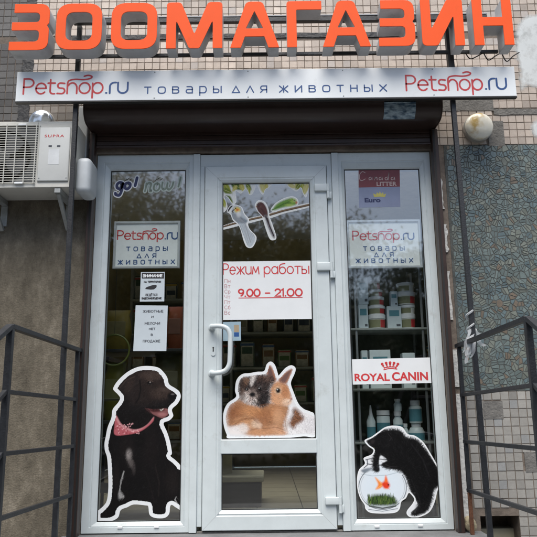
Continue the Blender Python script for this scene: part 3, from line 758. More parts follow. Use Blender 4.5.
def logo(xl, xr, bl, br, xh, w, y, parent):
    polys, W = layout('Petshop.ru', ROUND, .20)
    W7 = layout('Petshop', ROUND, .20)[1]; f = W7/W
    Wd = layout('Petshop', ROUND, .20)[1]+.20; f2 = Wd/W
    xm = xl+(xr-xl)*f; xd = xl+(xr-xl)*f2
    bm_ = bl+(br-bl)*f
    write('lettering', 'Petshop', ROUND, xl, xm, bl, bm_, xh, w, y, M_RED, parent, .20)
    write('lettering', '.ru', ROUND, xd, xr, bl+(br-bl)*f2, br, xh, w*1.1, y, M_BLUE, parent, .20)
    W4 = layout('Pets', ROUND, .20)[1]+.2; W6 = layout('Petsho', ROUND, .20)[1]
    tail(xl, xr, bl, br, xh, w*.9, y, parent, W4/W, W6/W)
TY = BDY-.0006
logo(23.2, 127.5, 94.0, 93.0, 10.6, .0105, TY, board)
logo(406.6, 506.6, 91.0, 88.9, 10.6, .0105, TY, board)
for t, xa, xb, ba, bb in (('товары', 144.5, 221.5, 93.4, 92.6), ('для', 232.4, 266.8, 92.5, 92.3), ('животных', 279.5, 386.6, 92.3, 91.0)):
    write('lettering', t, TECH, xa, xb, ba, bb, 6.3, .0075, TY, M_BLUE, board, gap=1.05)

# ---------------------------------------------------------------- air conditioner
ac = thing('air_conditioner', 'cream wall mounted air conditioner unit with a wire fan grille', 'air conditioner')
AY0, AY1 = -.29, -.036
ax1 = vx(75, 122.7, 74.5, 187.5, AY0); ax0 = ax1-.76; az0, az1 = at(40, 187.4, AY0).z, at(40, 121.5, AY0).z
b = BM(); box(b, ax0, ax1, AY0+.0115, AY1, az0+.001, az1-.001, .012, 3); obj('casing', b, M_ACCASE, ac, True)
gx0, gx1 = ax0+.045, at(36.5, 155, AY0).x; gz0, gz1 = at(20, 183, AY0).z, at(20, 126, AY0).z
# front plate with an opening for the fan
b = BM(); box(b, ax0, gx0, AY0, AY0+.0115, az0, az1, .003); box(b, gx1, ax1, AY0, AY0+.0115, az0, az1, .003)
box(b, gx0+.0005, gx1-.0005, AY0+.0003, AY0+.0115, gz1, az1-.0005, .002); box(b, gx0+.0005, gx1-.0005, AY0+.0003, AY0+.0115, az0+.0005, gz0, .002); obj('front_plate', b, M_ACCASE, ac)
b = BM(); box(b, gx0, gx1, AY0+.008, AY0+.0118, gz0, gz1); obj('radiator', b, M_ACFIN, ac)
fc = at(3, 156, AY0); fr = .165
b = BM(); ring = [(fr, 0), (fr+.012, -.002), (fr+.012, .002), (fr, .002)]
lathe(b, [(0, .0), (fr, .0)], 48, Matrix.Translation((fc.x, AY0+.0075, fc.z)) @ Matrix.Rotation(PI/2, 4, 'X')); shr = obj('fan_opening', b, M_ACDARK, ac)
fan = BM()
for k in range(4):
    a0 = k*PI/2+.3; vs_ = []
    for rr_, d0, d1 in ((.035, 0, .9), (.09, .1, 1.1), (.15, .3, 1.15)):
        vs_.append([fan.verts.new((fc.x+rr_*math.cos(a0+d), AY0+.0068-.004*t, fc.z+rr_*math.sin(a0+d))) for t, d in ((0, d0), (.5, (d0+d1)/2), (1, d1))])
    for i in range(2):
        for j in range(2): fan.faces.new((vs_[i][j], vs_[i+1][j], vs_[i+1][j+1], vs_[i][j+1]))
lathe(fan, [(0, .006), (.03, .005), (.038, 0)], 20, Matrix.Translation((fc.x, AY0+.0068, fc.z)) @ Matrix.Rotation(PI/2, 4, 'X'))
obj('fan', fan, mat('grey_fan', (.10, .105, .11), .5), ac, True)
b = BM(); nb = 24
for k in range(nb+1):
    z = gz0+(gz1-gz0)*k/nb; tube(b, [(gx0-.004, AY0-.008, z), (gx1+.004, AY0-.008, z)], .0026, 6)
for k in range(9):
    x = gx1-.006-(gx1-gx0-.01)*k/8; tube(b, [(x, AY0-.011, gz0-.006), (x, AY0-.011, gz1+.006)], .0034, 6)
g = obj('grille', b, M_ACCASE, ac, True)
for zz in (gz1+.004, gz0-.003):
    b = BM(); q = at(21.5, 150, AY0).x; box(b, q-.024, q+.024, AY0-.014, AY0, zz-.006, zz+.006, .002); obj('grille_clip', b, M_VINYLW, g)
cx0, cx1 = at(38.7, 155, AY0).x, at(69.7, 155, AY0).x; cz0, cz1 = at(55, 181.5, AY0).z, at(55, 127.5, AY0).z
b = BM(); box(b, cx0, cx1, AY0-.009, AY0, cz0, cz1, .007, 3); cp = obj('service_panel', b, mat('pale_enamel', (.60, .62, .61), .4, var=.05), ac, True)
font_text('brand_lettering', 'SUPRA', at(45.2, 137, AY0).x, at(64.6, 137, AY0).x, at(55, 137.8, AY0).z, at(55, 135.2, AY0).z, AY0-.0098, M_RED, cp, .012, spacing=1.25)
b = BM(); q0, q1 = at(48.3, 165, AY0), at(60, 149.6, AY0); box(b, q0.x, q1.x, AY0-.0098, AY0-.0085, q0.z, q1.z); obj('label', b, mat('faded_label', (.66, .69, .71), .5), cp)
for pxx in (50.7, 59.2):
    q = at(pxx, 146.6, AY0); b = BM(); box(b, q.x-.010, q.x+.010, AY0-.0104, AY0-.0085, q.z-.0055, q.z+.0055, .001); obj('emblem', b, M_INKGREY, cp)
for sxx, szz in ((cx0+.012, cz0+.02), (cx1-.012, cz0+.02), (ax0+.02, az0+.03), (gx1+.012, az1-.03)):
    b = BM(); lathe(b, [(0, 0), (.0045, 0), (.0035, .002), (0, .0025)], 10, Matrix.Translation((sxx, AY0-.009 if sxx > cx0 else AY0, szz)) @ Matrix.Rotation(PI/2, 4, 'X')); obj('screw', b, M_GALV, ac)
# valve cover and brackets
q0, q1 = at(78, 190, -.30), at(93.5, 160, -.24)
b = BM(); box(b, ax1+.001, at(94.5, 175, -.18).x, -.275, -.09, at(86, 193, -.26).z, at(86, 158.5, -.24).z, .035, 5); obj('valve_cover', b, M_DUCT, ac, True)
for xx in (at(69, 222, WY).x, at(4, 222, WY).x):
    b = BM(); zt = az0-.002
    box(b, xx-.018, xx+.018, -.285, -.035, zt-.030, zt-.001, .002)
    box(b, xx-.02, xx+.02, -.040, -.0288, at(68, 226, WY).z, zt-.031, .002)
    bar(b, (xx, -.26, zt-.025), (xx, -.045, zt-.19), .022, .022); obj('wall_bracket', b, M_GALV, ac)
if 0: b = BM(); tube(b, [Vector(p) for p in spline([(ax1+.02, -.14, az0+.05), (ax1+.022, -.12, az0-.02), (ax1+.024, -.08, az0-.05), (ax1+.026, -.05, az0-.01)], 6, False)], .012, 10)
b = BM(); xa, xb = at(78.5, 140, -.06).x, at(88, 140, -.06).x; box(b, xa, xb, -.085, -.0295, az0+.06, at(82, 108, -.06).z, .006)
pd = obj('pipe_cover', b, mat('grey_pipe_cover', (.34, .36, .37), .5), None); tag(pd, 'narrow grey pipe cover running up the wall beside the shutter', 'pipe cover')

# ---------------------------------------------------------------- round wall lamps
M_LAMPG = mat('yellowed_lamp_glass', (.80, .76, .60), .22, var=.10, scale=7, coat=.5)
M_LAMPB = mat('lamp_base', (.42, .41, .38), .4, metal=.4, var=.2, scale=15)
lm = thing('wall_lamp', 'round cream glass wall lamp right of the shutter box', 'wall lamp', 'round wall lamps')
q = at(480.5, 124.5, -.11)
def lampat(parent, q, r, mg, mb, dep=.075):
    MX = Matrix.Translation((q.x, WY, q.z)) @ Matrix.Rotation(PI/2, 4, 'X')
    b = BM(); lathe(b, [(0, -.004), (r*.98, -.004), (r*1.0, dep*.55), (r*.97, dep*.6), (r*.9, dep*.6), (0, dep*.55)], 48, MX); obj('base', b, mb, parent, True)
    b = BM(); lathe(b, [(r*.955, dep*.61), (r*.955, dep*.78), (r*.9, dep*.93), (r*.78, dep*1.03), (r*.5, dep*1.12), (r*.25, dep*1.15), (0, dep*1.16)], 48, MX); obj('lamp_glass', b, mg, parent, True)
lampat(lm, q, .092, M_LAMPG, M_LAMPB)
def stain(m):
    n = m.node_tree.nodes; l = m.node_tree.links; sc = [x for x in n if x.type == 'VECT_MATH'][0]
    tc = n.new('ShaderNodeTexCoord'); nz = n.new('ShaderNodeTexNoise'); nz.inputs['Scale'].default_value = 11; nz.inputs['Detail'].default_value = 4
    cr = n.new('ShaderNodeValToRGB'); cr.color_ramp.elements[0].position = .52; cr.color_ramp.elements[0].color = (.90, .88, .78, 1); cr.color_ramp.elements[1].position = .68; cr.color_ramp.elements[1].color = (.58, .42, .16, 1)
    l.new(tc.outputs['Object'], nz.inputs['Vector']); l.new(nz.outputs['Fac'], cr.inputs[0]); l.new(cr.outputs[0], sc.inputs[0])
stain(M_LAMPG)
lm2 = thing('wall_lamp', 'round silvery wall lamp half hidden behind the air conditioner', 'wall lamp', 'round wall lamps')
q = at(40.5, 121, -.09); lampat(lm2, q, .083, mat('silvery_glass', (.50, .54, .57), .12, metal=.75, var=.25, scale=18), M_LAMPB, .07)

# ---------------------------------------------------------------- stair railings
def railing(label, x0, x1, yc):
    r = thing('stair_railing', label, 'railing', 'black railings on both sides of the steps')
    xw = lambda y: x0+(x1-x0)*(y+.09)/(yc+.09)
    s = -1 if x0 < 1 else 1
    zg = -.007
    b = BM(); bar(b, (xw(-.0892), -.0892, 1.035), (xw(yc), yc, 1.052), .030, .022); obj('handrail', b, M_BLACK, r)
    for za, zb2 in ((.750, .768), (.49, .508), (.225, .245)):
        b = BM(); bar(b, (xw(-.105), -.105, za), (xw(yc), yc, zb2), .019, .019); obj('rail', b, M_BLACK, r)
    b = BM(); bar(b, (xw(yc), yc, 1.045), (xw(yc), yc, zg), .028); obj('post', b, M_BLACK, r)
    b = BM(); bar(b, (xw(-.13), -.13, 1.03), (xw(-.13), -.13, zg if s < 0 else .22), .022); obj('post', b, M_BLACK, r)
    if s > 0: b = BM(); bar(b, (xw(-.13), -.13, .215), (xw(-.13), -.13, zg), .02); obj('rusty_post', b, M_RUST, r)['label'] = 'rusty lower end of the post'
    ye = -2.45; dz = -.66
    b = BM(); bar(b, (xw(yc), yc-.012, 1.050), (xw(yc), ye, 1.05+dz), .030, .022); obj('handrail', b, M_BLACK, r)
    for zz in (.768, .508, .245):
        b = BM(); bar(b, (xw(yc), yc-.012, zz), (xw(yc), ye, zz+dz), .019, .019); obj('rail', b, M_BLACK, r)
    b = BM(); bar(b, (xw(yc), ye, 1.045+dz), (xw(yc), ye, -.80), .028); obj('post', b, M_BLACK, r)
railing('black steel stair railing on the left below the air conditioner', -.030, -.052, -1.10)
railing('black steel stair railing on the right in front of the mosaic', 2.200, 2.205, -1.17)
# torn plastic film round the post
bm = BM()
rr = random.Random(5); c0 = Vector((2.221, -.31, 1.10))
for k in range(7):
    a0 = rr.uniform(0, 6.28); L = [Vector((0, 0, 0))]
    base = c0+Vector((.02*math.cos(a0), .02*math.sin(a0)-.012, rr.uniform(-.035, .02)))
    d = Vector(((-.045 if k < 5 else .05)*rr.uniform(.3, 1.2), -.01*rr.random(), -.12*rr.uniform(.35, 1.3) if k < 5 else -.05)); p = [base+d*t+Vector((.006*math.sin(t*9+k), .006*math.cos(t*7), 0)) for t in np.linspace(0, 1, 9)]
    side = Vector((.012, .006*math.cos(k), .006))
    va = [bm.verts.new(q_-side*(1-.3*i/8)) for i, q_ in enumerate(p)]; vb = [bm.verts.new(q_+Vector((0, -.004, 0))+side*(1-.3*i/8)) for i, q_ in enumerate(p)]
    for i in range(8): bm.faces.new((va[i], va[i+1], vb[i+1], vb[i]))
tube(bm, [c0+Vector((.019*math.cos(t), .019*math.sin(t), -.03+.012*t)) for t in np.linspace(0, 12, 60)], .006, 6)
fl = obj('plastic_film', bm, M_PLASTIC, None, True); tag(fl, 'torn clear plastic film knotted round the right sign post', 'plastic film')

# ---------------------------------------------------------------- printed pictures on the panes
class Art:
    def __init__(s, x0, y0, x1, y1, k=3.0, ox=0, oy=0, zs=1.0):
        s.x0, s.y0, s.k = x0, y0, k; s.ox, s.oy, s.zs = ox, oy, zs    # zoom coords -> photo px: ox + x/zs
        s.W, s.H = int((x1-x0)*k)+1, int((y1-y0)*k)+1
        s.X, s.Y = np.meshgrid(x0+np.arange(s.W)/k, y0+np.arange(s.H)/k)
        s.c = np.zeros((s.H, s.W, 3)); s.a = np.zeros((s.H, s.W), bool); s.r = np.random.default_rng(5)
    def T(s, pts): return [(s.ox+p[0]/s.zs, s.oy+p[1]/s.zs) for p in pts]
    def inside(s, P):
        P = np.array(P); m = np.zeros(s.X.shape, bool)
        for (xa, ya), (xb, yb) in zip(P, np.roll(P, -1, 0)):
            if ya == yb: continue
            m ^= ((ya > s.Y) != (yb > s.Y)) & (s.X < (xb-xa)*(s.Y-ya)/(yb-ya)+xa)
        return m
    def dist(s, P):
        d = np.full(s.X.shape, 1e9)
        for p in P: d = np.minimum(d, (s.X-p[0])**2+(s.Y-p[1])**2)
        return np.sqrt(d)
    def fill(s, pts, col, smooth=True, soft=0., op=1.):
        P = s.T(spline(pts, 6) if smooth else pts); m = s.inside(P)
        if soft:
            Q = []
            for a, b in zip(P, P[1:]+P[:1]):
                n = max(1, int(math.dist(a, b)*2)); Q += [(a[0]+(b[0]-a[0])*t/n, a[1]+(b[1]-a[1])*t/n) for t in range(n)]
            d = s.dist(Q); w = np.where(m, .5+.5*np.clip(d/soft, 0, 1), .5-.5*np.clip(d/soft, 0, 1))*op
        else: w = m*op
        s.c = s.c*(1-w[..., None])+np.array(lin(col))*w[..., None]; return m
    def blob(s, x, y, rx, ry, col, op=1., rot=0., hard=2.):
        (cx, cy), = s.T([(x, y)]); rx /= s.zs; ry /= s.zs; dx, dy = s.X-cx, s.Y-cy; c, n = math.cos(rot), math.sin(rot)
        q = ((dx*c+dy*n)/rx)**2+((-dx*n+dy*c)/ry)**2; w = np.exp(-q**hard*.7)*op
        s.c = s.c*(1-w[..., None])+np.array(lin(col))*w[..., None]
    def line(s, pts, wd, col, op=1.):
        P = s.T(pts); Q = []
        for a, b in zip(P[:-1], P[1:]):
            n = max(1, int(math.dist(a, b)*3)); Q += [(a[0]+(b[0]-a[0])*t/n, a[1]+(b[1]-a[1])*t/n) for t in range(n+1)]
        d = s.dist(Q); w = np.clip((wd/s.zs/2-d)*3+.5, 0, 1)*op
        s.c = s.c*(1-w[..., None])+np.array(lin(col))*w[..., None]
    def fur(s, mask, n, length, ang, amp=.3, spread=.5, wid=2, lift=.0):
        ys, xs = np.nonzero(mask)
        if len(ys) == 0: return
        src = s.c.copy()
        for _ in range(n):
            i = s.r.integers(len(ys)); y, x = ys[i], xs[i]
            a = (ang(s.X[y, x], s.Y[y, x]) if callable(ang) else ang)+s.r.normal()*spread
            L = length*s.k*(.5+s.r.random()); m = max(2, int(L)); f = 1+amp*s.r.normal(); f = max(f, .25); col = np.clip(src[y, x]*f+lift*max(0, s.r.normal()), 0, .9)
            t = np.linspace(0, 1, m); xx = (x+t*L*math.cos(a)).astype(int); yy = (y+t*L*math.sin(a)).astype(int)
            ok = (xx >= 0) & (xx < s.W) & (yy >= 0) & (yy < s.H); xx, yy, tt = xx[ok], yy[ok], t[ok]
            for dx in range(wid):
                x2 = np.minimum(xx+dx, s.W-1); w = (.75*(1-tt*.7))[:, None]
                s.c[yy, x2] = s.c[yy, x2]*(1-w)+col*w
    def build(s, name, mask, y, m, parent):
        co = at_np(s.X, s.Y, y); idx = -np.ones(s.X.shape, np.int64)
        cell = mask[:-1, :-1] & mask[1:, :-1] & mask[:-1, 1:] & mask[1:, 1:]
        use = np.zeros_like(mask); use[:-1, :-1] |= cell; use[1:, :-1] |= cell; use[:-1, 1:] |= cell; use[1:, 1:] |= cell
        idx[use] = np.arange(use.sum())
        F = np.stack([idx[1:, :-1][cell], idx[1:, 1:][cell], idx[:-1, 1:][cell], idx[:-1, :-1][cell]], -1)
        return mesh_np(name, co[use], F, s.c[use], m, parent)
def backing(name, pts, y, parent, m=None, n=6, thick=.0006):
    P = spline(pts, n) if n else pts
    return plate(name, pxpoly(P, y), y, y+thick, m or M_VINYLW, parent)
def shift(pts, ox, oy, zs): return [(ox+p[0]/zs, oy+p[1]/zs) for p in pts]
SY = GY-.0012                                     # sticker plane on the side panes
DY = .010-.0012                                   # sticker plane on the door panes
Z5 = 5.37

# --- dog
dog = thing('dog_sticker', 'die cut sticker of a seated dark brown dog in a pink bandana', 'sticker')
A1 = [(125,150),(150,110),(200,65),(255,38),(310,32),(365,40),(395,65),(415,95),(425,130),(455,150),(480,170),(487,200),(470,235),(440,265),(447,300),(425,325),(395,340),(415,390),(430,440),(440,500)]
B1 = [(432,140),(462,165),(491,205),(491,300),(490,420),(465,418),(440,402),(430,412),(425,450),(400,472),(350,472),(320,455),(313,412),(300,405),(235,400),(200,415),(165,430),(150,470),(110,490),(55,492),(35,475),(38,440),(70,410),(90,380),(98,320),(98,240),(92,150),(80,110),(78,70)]
A2 = [(85,410),(95,360),(115,310),(122,265),(150,230),(162,205),(150,185),(130,165)]
outl = shift(A1, 90, 360, Z5)+shift(B1, 90, 430, Z5)+shift(A2, 90, 360, Z5)
backing('white_border', outl, SY, dog, n=4)
a = Art(95, 364, 183, 524, 2.8, 90, 360, Z5)
P_ = [tuple(p) for p in spline(outl, 10)]
ins = a.inside(P_); d_ = a.dist([p for p in P_ if not (p[0] > 180.6 and p[1] > 466)])
mk = ins & (d_ > 3.7+.35*np.sin(a.X*9)*np.sin(a.Y*8))
a.c[:] = lin((30, 26, 27))
o70 = 376
def dog_face(a):
    a.blob(320, 122, 12, 8, (10, 8, 8)); a.blob(323, 119, 4, 3, (150, 140, 135)); a.line([(306,114),(322,108),(338,116)], 4, (78, 64, 57), .8)
    a.blob(441, 192, 21, 16, (10, 9, 10)); a.blob(444, 184, 9, 4, (105, 100, 100), .8); a.blob(452, 200, 4, 3, (2, 2, 2)); a.line([(436, 212), (425, 240), (398, 252), (335, 254), (300, 256)], 5, (10, 8, 8), .9)
    for x, y in ((395,205),(385,220),(402,228),(375,235),(410,215)): a.blob(x, y, 2.2, 2.2, (14, 11, 11), .8)
    a.line([(268,112),(273,160),(262,205),(246,231)], 6, (10, 8, 8), .85); a.line([(160,150),(195,108),(240,90)], 5, (70, 57, 52), .5)
a.c *= .6; a.blob(300, 130, 110, 90, (44, 34, 31)); a.blob(375, 170, 60, 36, (60, 48, 43)); a.blob(335, 80, 60, 22, (74, 60, 54), .8); a.blob(290, 180, 40, 50, (36, 28, 26), .7); a.blob(400, 158, 34, 12, (76, 64, 58), .7); a.blob(345, 140, 22, 16, (34, 26, 24), .7)
a.fill([(150,150),(190,100),(245,82),(268,130),(268,185),(248,228),(222,222),(200,185)], (36, 29, 28), soft=3)
a.line([(268,110),(272,160),(262,205),(246,230)], 7, (18, 15, 15), .8); a.blob(215, 130, 22, 45, (55, 44, 40), .7, .4)
a.blob(320, 122, 13, 9, (12, 10, 10)); a.blob(323, 119, 4, 3, (120, 110, 105)); a.blob(318, 104, 18, 5, (66, 54, 48), .7)
a.blob(440, 192, 20, 15, (14, 13, 14)); a.blob(444, 186, 7, 4, (80, 76, 76), .7); a.line([(432, 215), (400, 250), (330, 250), (300, 255)], 6, (16, 13, 13), .9)
mtong = a.fill([(300,258),(340,268),(385,262),(415,262),(420,290),(390,312),(355,300),(322,284)], (158, 104, 104), soft=.6); a.fill([(300,258),(340,266),(395,261),(400,270),(350,280),(318,272)], (84, 40, 42), soft=1); a.blob(388, 292, 22, 9, (205, 140, 140), .8)
a.line([(375,264),(382,272),(392,263)], 6, (215, 210, 200), .9); a.line([(305,262),(350,312),(395,322)], 9, (38, 30, 29), .8)
a.blob(240, 320, 90, 45, (20, 16, 16)); a.blob(200, 470, 40, 60, (36, 30, 30), .7); a.blob(330, 470, 40, 90, (32, 26, 26), .7); a.blob(265, 430, 30, 40, (15, 13, 13), .8)
def bandana(a):
    m1 = a.fill([(140,298),(170,345),(225,372),(270,368),(310,345),(341,308),(338,330),(300,365),(258,388),(205,400),(135,402),(132,350)], (176, 92, 100), soft=.6)
    a.fill([(140,298),(170,345),(225,372),(270,368),(310,345),(341,308),(335,318),(300,354),(262,378),(222,383),(165,356),(138,312)], (205, 160, 162), soft=.8, op=.6)
    for k in range(46):
        x, y = a.r.uniform(135, 270), a.r.uniform(340, 400)
        if y > 400-(x-135)*-.0 or (x > 235 and y < 372): continue
        (a.blob(x, y, 4.5, 2.6, (222, 165, 170), .9, a.r.uniform(0, 3)) if k % 3 else a.blob(x, y, 3, 3, (120, 40, 55), .8))
fm = mk
a.blob(210, 510, 15, 30, (176, 168, 166), .95); a.blob(222, 552, 14, 26, (130, 122, 120), .7, -.3); a.blob(236, 585, 9, 30, (78, 72, 72), .8)
a.line([(182, 598), (168, 645), (158, 705), (162, 738), (180, 732)], 7, (200, 200, 200)); a.fill([(158,700),(182,730),(178,738),(155,742)], (200, 200, 200), soft=1)
a.line([(350,560),(372,660),(368,730)], 6, (48, 41, 40), .7); a.line([(300,600),(330,700),(345,760)], 5, (44, 37, 37), .6); a.line([(395,560),(410,660),(395,735)], 6, (15, 13, 14), .8)
a.blob(440, 650, 36, 70, (40, 34, 33), .7); a.blob(140, 640, 16, 80, (38, 32, 32), .7); a.blob(250, 680, 60, 60, (16, 15, 16), .7)
for x in (75, 92, 110, 355, 372, 390): a.line([(x, 812 if x < 200 else 800), (x+3, 838 if x < 200 else 822)], 3, (10, 9, 10), .9)
a.line([(462,735),(455,750),(472,775)], 6, (205, 205, 205))
a.c[a.Y > 410] *= .62; a.c *= np.where(mtong, 1, .8)[..., None]
a.fur(fm & ~mtong, 8000, 2.2, lambda x, y: 1.9+.5*math.sin(x*.1) if y > 432 else 2.3-.02*(x-130), .26, .3, 2, .003)
a.fur(fm & ~mtong & (a.Y < 425), 900, 1.6, lambda x, y: 2.3-.02*(x-130), .3, .4, 2, .008)
bandana(a)
dog_face(a)
a.build('dog_picture', mk, SY-.0003, M_ART, dog)

# --- rabbit with puppy
rab = thing('rabbit_sticker', 'die cut sticker of a brown rabbit with a shaggy puppy', 'sticker')
R1 = [(70,190),(78,135),(108,103),(150,97),(190,90),(226,86),(240,50),(262,35),(285,55),(300,100),(306,108),(340,70),(372,55),(395,70),(390,100),(370,150),(385,200),(410,260),(440,290),(475,304),(497,325),(503,434),(440,437),(360,445),(280,449),(50,450),(25,425),(8,370),(8,310),(30,260),(75,225)]
outl = shift(R1, 222, 355, Z5); backing('white_border', outl, DY, rab, n=5)
a = Art(222, 360, 318, 440, 3.2, 222, 355, Z5); P_ = [tuple(p) for p in spline(outl, 10)]
mk = a.inside(P_) & (a.dist([p for p in P_ if p[0] < 314]) > 2.6+.5*np.sin(a.X*7)*np.sin(a.Y*6))
a.c[:] = lin((222, 222, 224))
def rabbit_paws(a):
    a.line([(58,362),(105,342),(165,338),(200,372),(214,392)], 9, (140, 94, 64), .35); a.line([(250,300),(268,350),(262,385)], 10, (134, 88, 60), .35); a.blob(235, 300, 22, 30, (150, 100, 68), .5); a.blob(300, 330, 26, 40, (206, 160, 124), .6)
    a.fill([(140,406),(195,398),(255,396),(286,412),(276,425),(150,426)], (196, 148, 112), soft=4, op=.9); a.line([(150,403),(200,394),(256,392)], 5, (118, 76, 52), .55); a.line([(212,404),(250,402),(276,414)], 3, (150, 104, 76), .6)
    a.fill([(270,390),(300,392),(336,408),(340,419),(300,422)], (206, 160, 128), soft=4, op=.9); a.line([(268,388),(300,390),(332,403)], 5, (112, 72, 50), .5); a.line([(300,404),(330,414)], 3, (150, 108, 82), .6)
    a.blob(76, 404, 52, 20, (234, 228, 226), .95); a.blob(112, 392, 22, 20, (226, 214, 206), .8)
    a.blob(200, 380, 14, 16, (226, 196, 172), .6); a.blob(50, 330, 16, 50, (128, 80, 52), .5)
body = [(22,330),(48,268),(95,235),(140,262),(200,275),(255,255),(305,262),(358,275),(352,310),(335,360),(345,418),(270,425),(150,425),(75,410),(35,385)]
mb_ = a.fill(body, (176, 130, 96), soft=2)
a.blob(75, 300, 40, 45, (150, 92, 56), .7); a.blob(170, 300, 70, 30, (196, 138, 92), .8); a.blob(120, 365, 70, 30, (205, 152, 108), .7); a.blob(215, 340, 45, 45, (150, 94, 58), .6); a.blob(285, 310, 40, 40, (188, 130, 88), .8)
a.line([(60,375),(110,345),(170,340),(215,385)], 8, (128, 78, 48), .6); a.blob(75, 402, 55, 22, (232, 226, 222), .95); a.blob(105, 392, 28, 22, (230, 220, 212), .8); a.blob(175, 372, 22, 26, (226, 200, 178), .7)
a.fill([(140,402),(200,392),(262,392),(290,412),(280,426),(150,426)], (190, 132, 92), soft=1.5); a.line([(215,395),(262,392),(288,415)], 6, (120, 76, 50), .8)
a.fill([(262,385),(300,392),(345,412),(340,422),(295,424)], (204, 150, 112), soft=1.5); a.line([(296,398),(330,418)], 4, (140, 92, 66), .7)
mw = a.fill([(330,365),(352,320),(362,275),(400,286),(450,312),(500,330),(500,418),(345,420)], (228, 226, 228), soft=1.5)
a.blob(470, 375, 40, 40, (205, 204, 208), .6); a.blob(345, 370, 12, 35, (205, 190, 180), .7)
mbp = a.fill([(380,290),(400,288),(438,330),(430,352),(400,372),(385,392),(360,372),(362,350),(378,320)], (120, 82, 60), soft=2)
mh = a.fill([(258,190),(268,160),(295,142),(335,150),(362,180),(372,225),(365,260),(335,272),(290,268),(258,240)], (192, 142, 106), soft=1.5)
a.blob(345, 250, 26, 16, (222, 190, 165), .9); a.blob(300, 240, 28, 22, (206, 156, 118), .8); a.blob(340, 195, 18, 30, (170, 112, 74), .7)
a.blob(302, 191, 16, 18, (225, 195, 165), .9); a.blob(302, 191, 11, 13, (25, 18, 16)); a.blob(298, 186, 3.5, 3.5, (210, 210, 210)); a.blob(372, 236, 6, 6, (150, 95, 85), .9); a.line([(368,245),(355,256)], 3, (120, 75, 60), .8)
for pts in ([(246,145),(240,95),(256,55),(280,90),(290,138)], [(303,138),(332,100),(375,74),(372,100),(343,156)]):
    a.fill(pts, (160, 112, 88), soft=1)
a.fill([(250,140),(247,95),(257,66),(272,95),(278,138)], (104, 78, 74), soft=1); a.fill([(312,138),(338,104),(368,82),(364,100),(338,148)], (112, 84, 78), soft=1)
mp = a.fill([(90,190),(100,150),(135,118),(180,105),(240,112),(270,125),(275,150),(255,180),(252,240),(215,275),(170,262),(115,248),(95,220)], (46, 37, 35), soft=2)
a.blob(120, 145, 24, 20, (104, 76, 58), .9); a.blob(225, 130, 40, 18, (84, 62, 52), .8); a.fill([(154,118),(178,114),(174,140),(164,165),(154,168),(153,140)], (200, 192, 188), soft=1.2); a.blob(115, 175, 16, 26, (84, 62, 50), .7); a.blob(205, 150, 30, 22, (38, 31, 30), .7)
a.fill([(112,210),(134,192),(155,192),(170,192),(184,216),(176,244),(150,256),(118,244)], (172, 156, 148), soft=2); a.blob(140, 240, 30, 12, (150, 135, 132), .6)
a.blob(163, 211, 15, 12, (16, 15, 17)); a.blob(160, 207, 5, 3, (90, 90, 95), .7); a.blob(133, 184, 8, 7, (14, 12, 12)); a.blob(200, 180, 9, 8, (12, 10, 10)); a.blob(198, 177, 2.5, 2.5, (170, 170, 170)); a.blob(222, 232, 30, 36, (24, 19, 20), .9); a.blob(110, 155, 16, 34, (40, 30, 27), .8); a.blob(135, 140, 12, 14, (110, 84, 66), .6); a.blob(128, 226, 16, 20, (214, 204, 198), .8); a.blob(168, 243, 16, 13, (198, 186, 180), .8)
a.c[mb_ & ~mh & ~mp] *= .92
a.fur(mk & mb_ & ~mh & ~mp, 5200, 2.4, lambda x, y: .35+.5*math.sin(x*.2), .20, .35, 2, .012)
rabbit_paws(a)
a.fur(mk & mb_ & ~mh & ~mp & (a.Y > 415), 2200, 1.5, .2, .15, .35, 2, .008); a.fur(mk & mh, 1500, 1.5, lambda x, y: math.atan2(y-391, x-290), .22, .4, 2, .02)
a.fur(mk & mp, 2600, 3.0, lambda x, y: math.atan2(y-391, x-252.5), .7, .5, 2, .02); a.fur(mk & mp & (a.X > 256), 500, 2.6, 1.8, .8, .6, 2); a.fur(mk & mw & ~mp, 1200, 1.8, 1.2, .2, .5); a.fur(mk & mbp, 600, 2.2, 1.5, .5, .4)
a.blob(112, 215, 14, 28, (86, 68, 60), .7); a.blob(165, 185, 10, 18, (60, 48, 45), .5); a.line([(163,222),(162,240),(148,248)], 3, (60, 50, 50), .8); a.line([(162,240),(178,247)], 3, (60, 50, 50), .8); a.blob(134, 185, 8, 7, (8, 7, 7)); a.blob(201, 182, 9, 8, (6, 5, 5)); a.blob(199, 179, 2.5, 2.5, (190, 190, 190)); a.blob(132, 183, 2, 2, (180, 180, 180))
a.line([(205,270),(250,262)], 7, (92, 58, 38), .6); a.line([(345,300),(338,345),(345,400)], 4, (150, 110, 84), .6)
for k in range(5): a.line([(352, 240+k*3), (395-4*k, 232+k*9)], 1.2, (235, 230, 225), .6)
a.blob(163, 211, 13, 10, (16, 15, 17)); a.blob(302, 191, 10, 12, (20, 15, 14)); a.blob(298, 186, 3, 3, (210, 210, 210))
a.build('rabbit_picture', mk, DY-.0003, M_ART, rab)

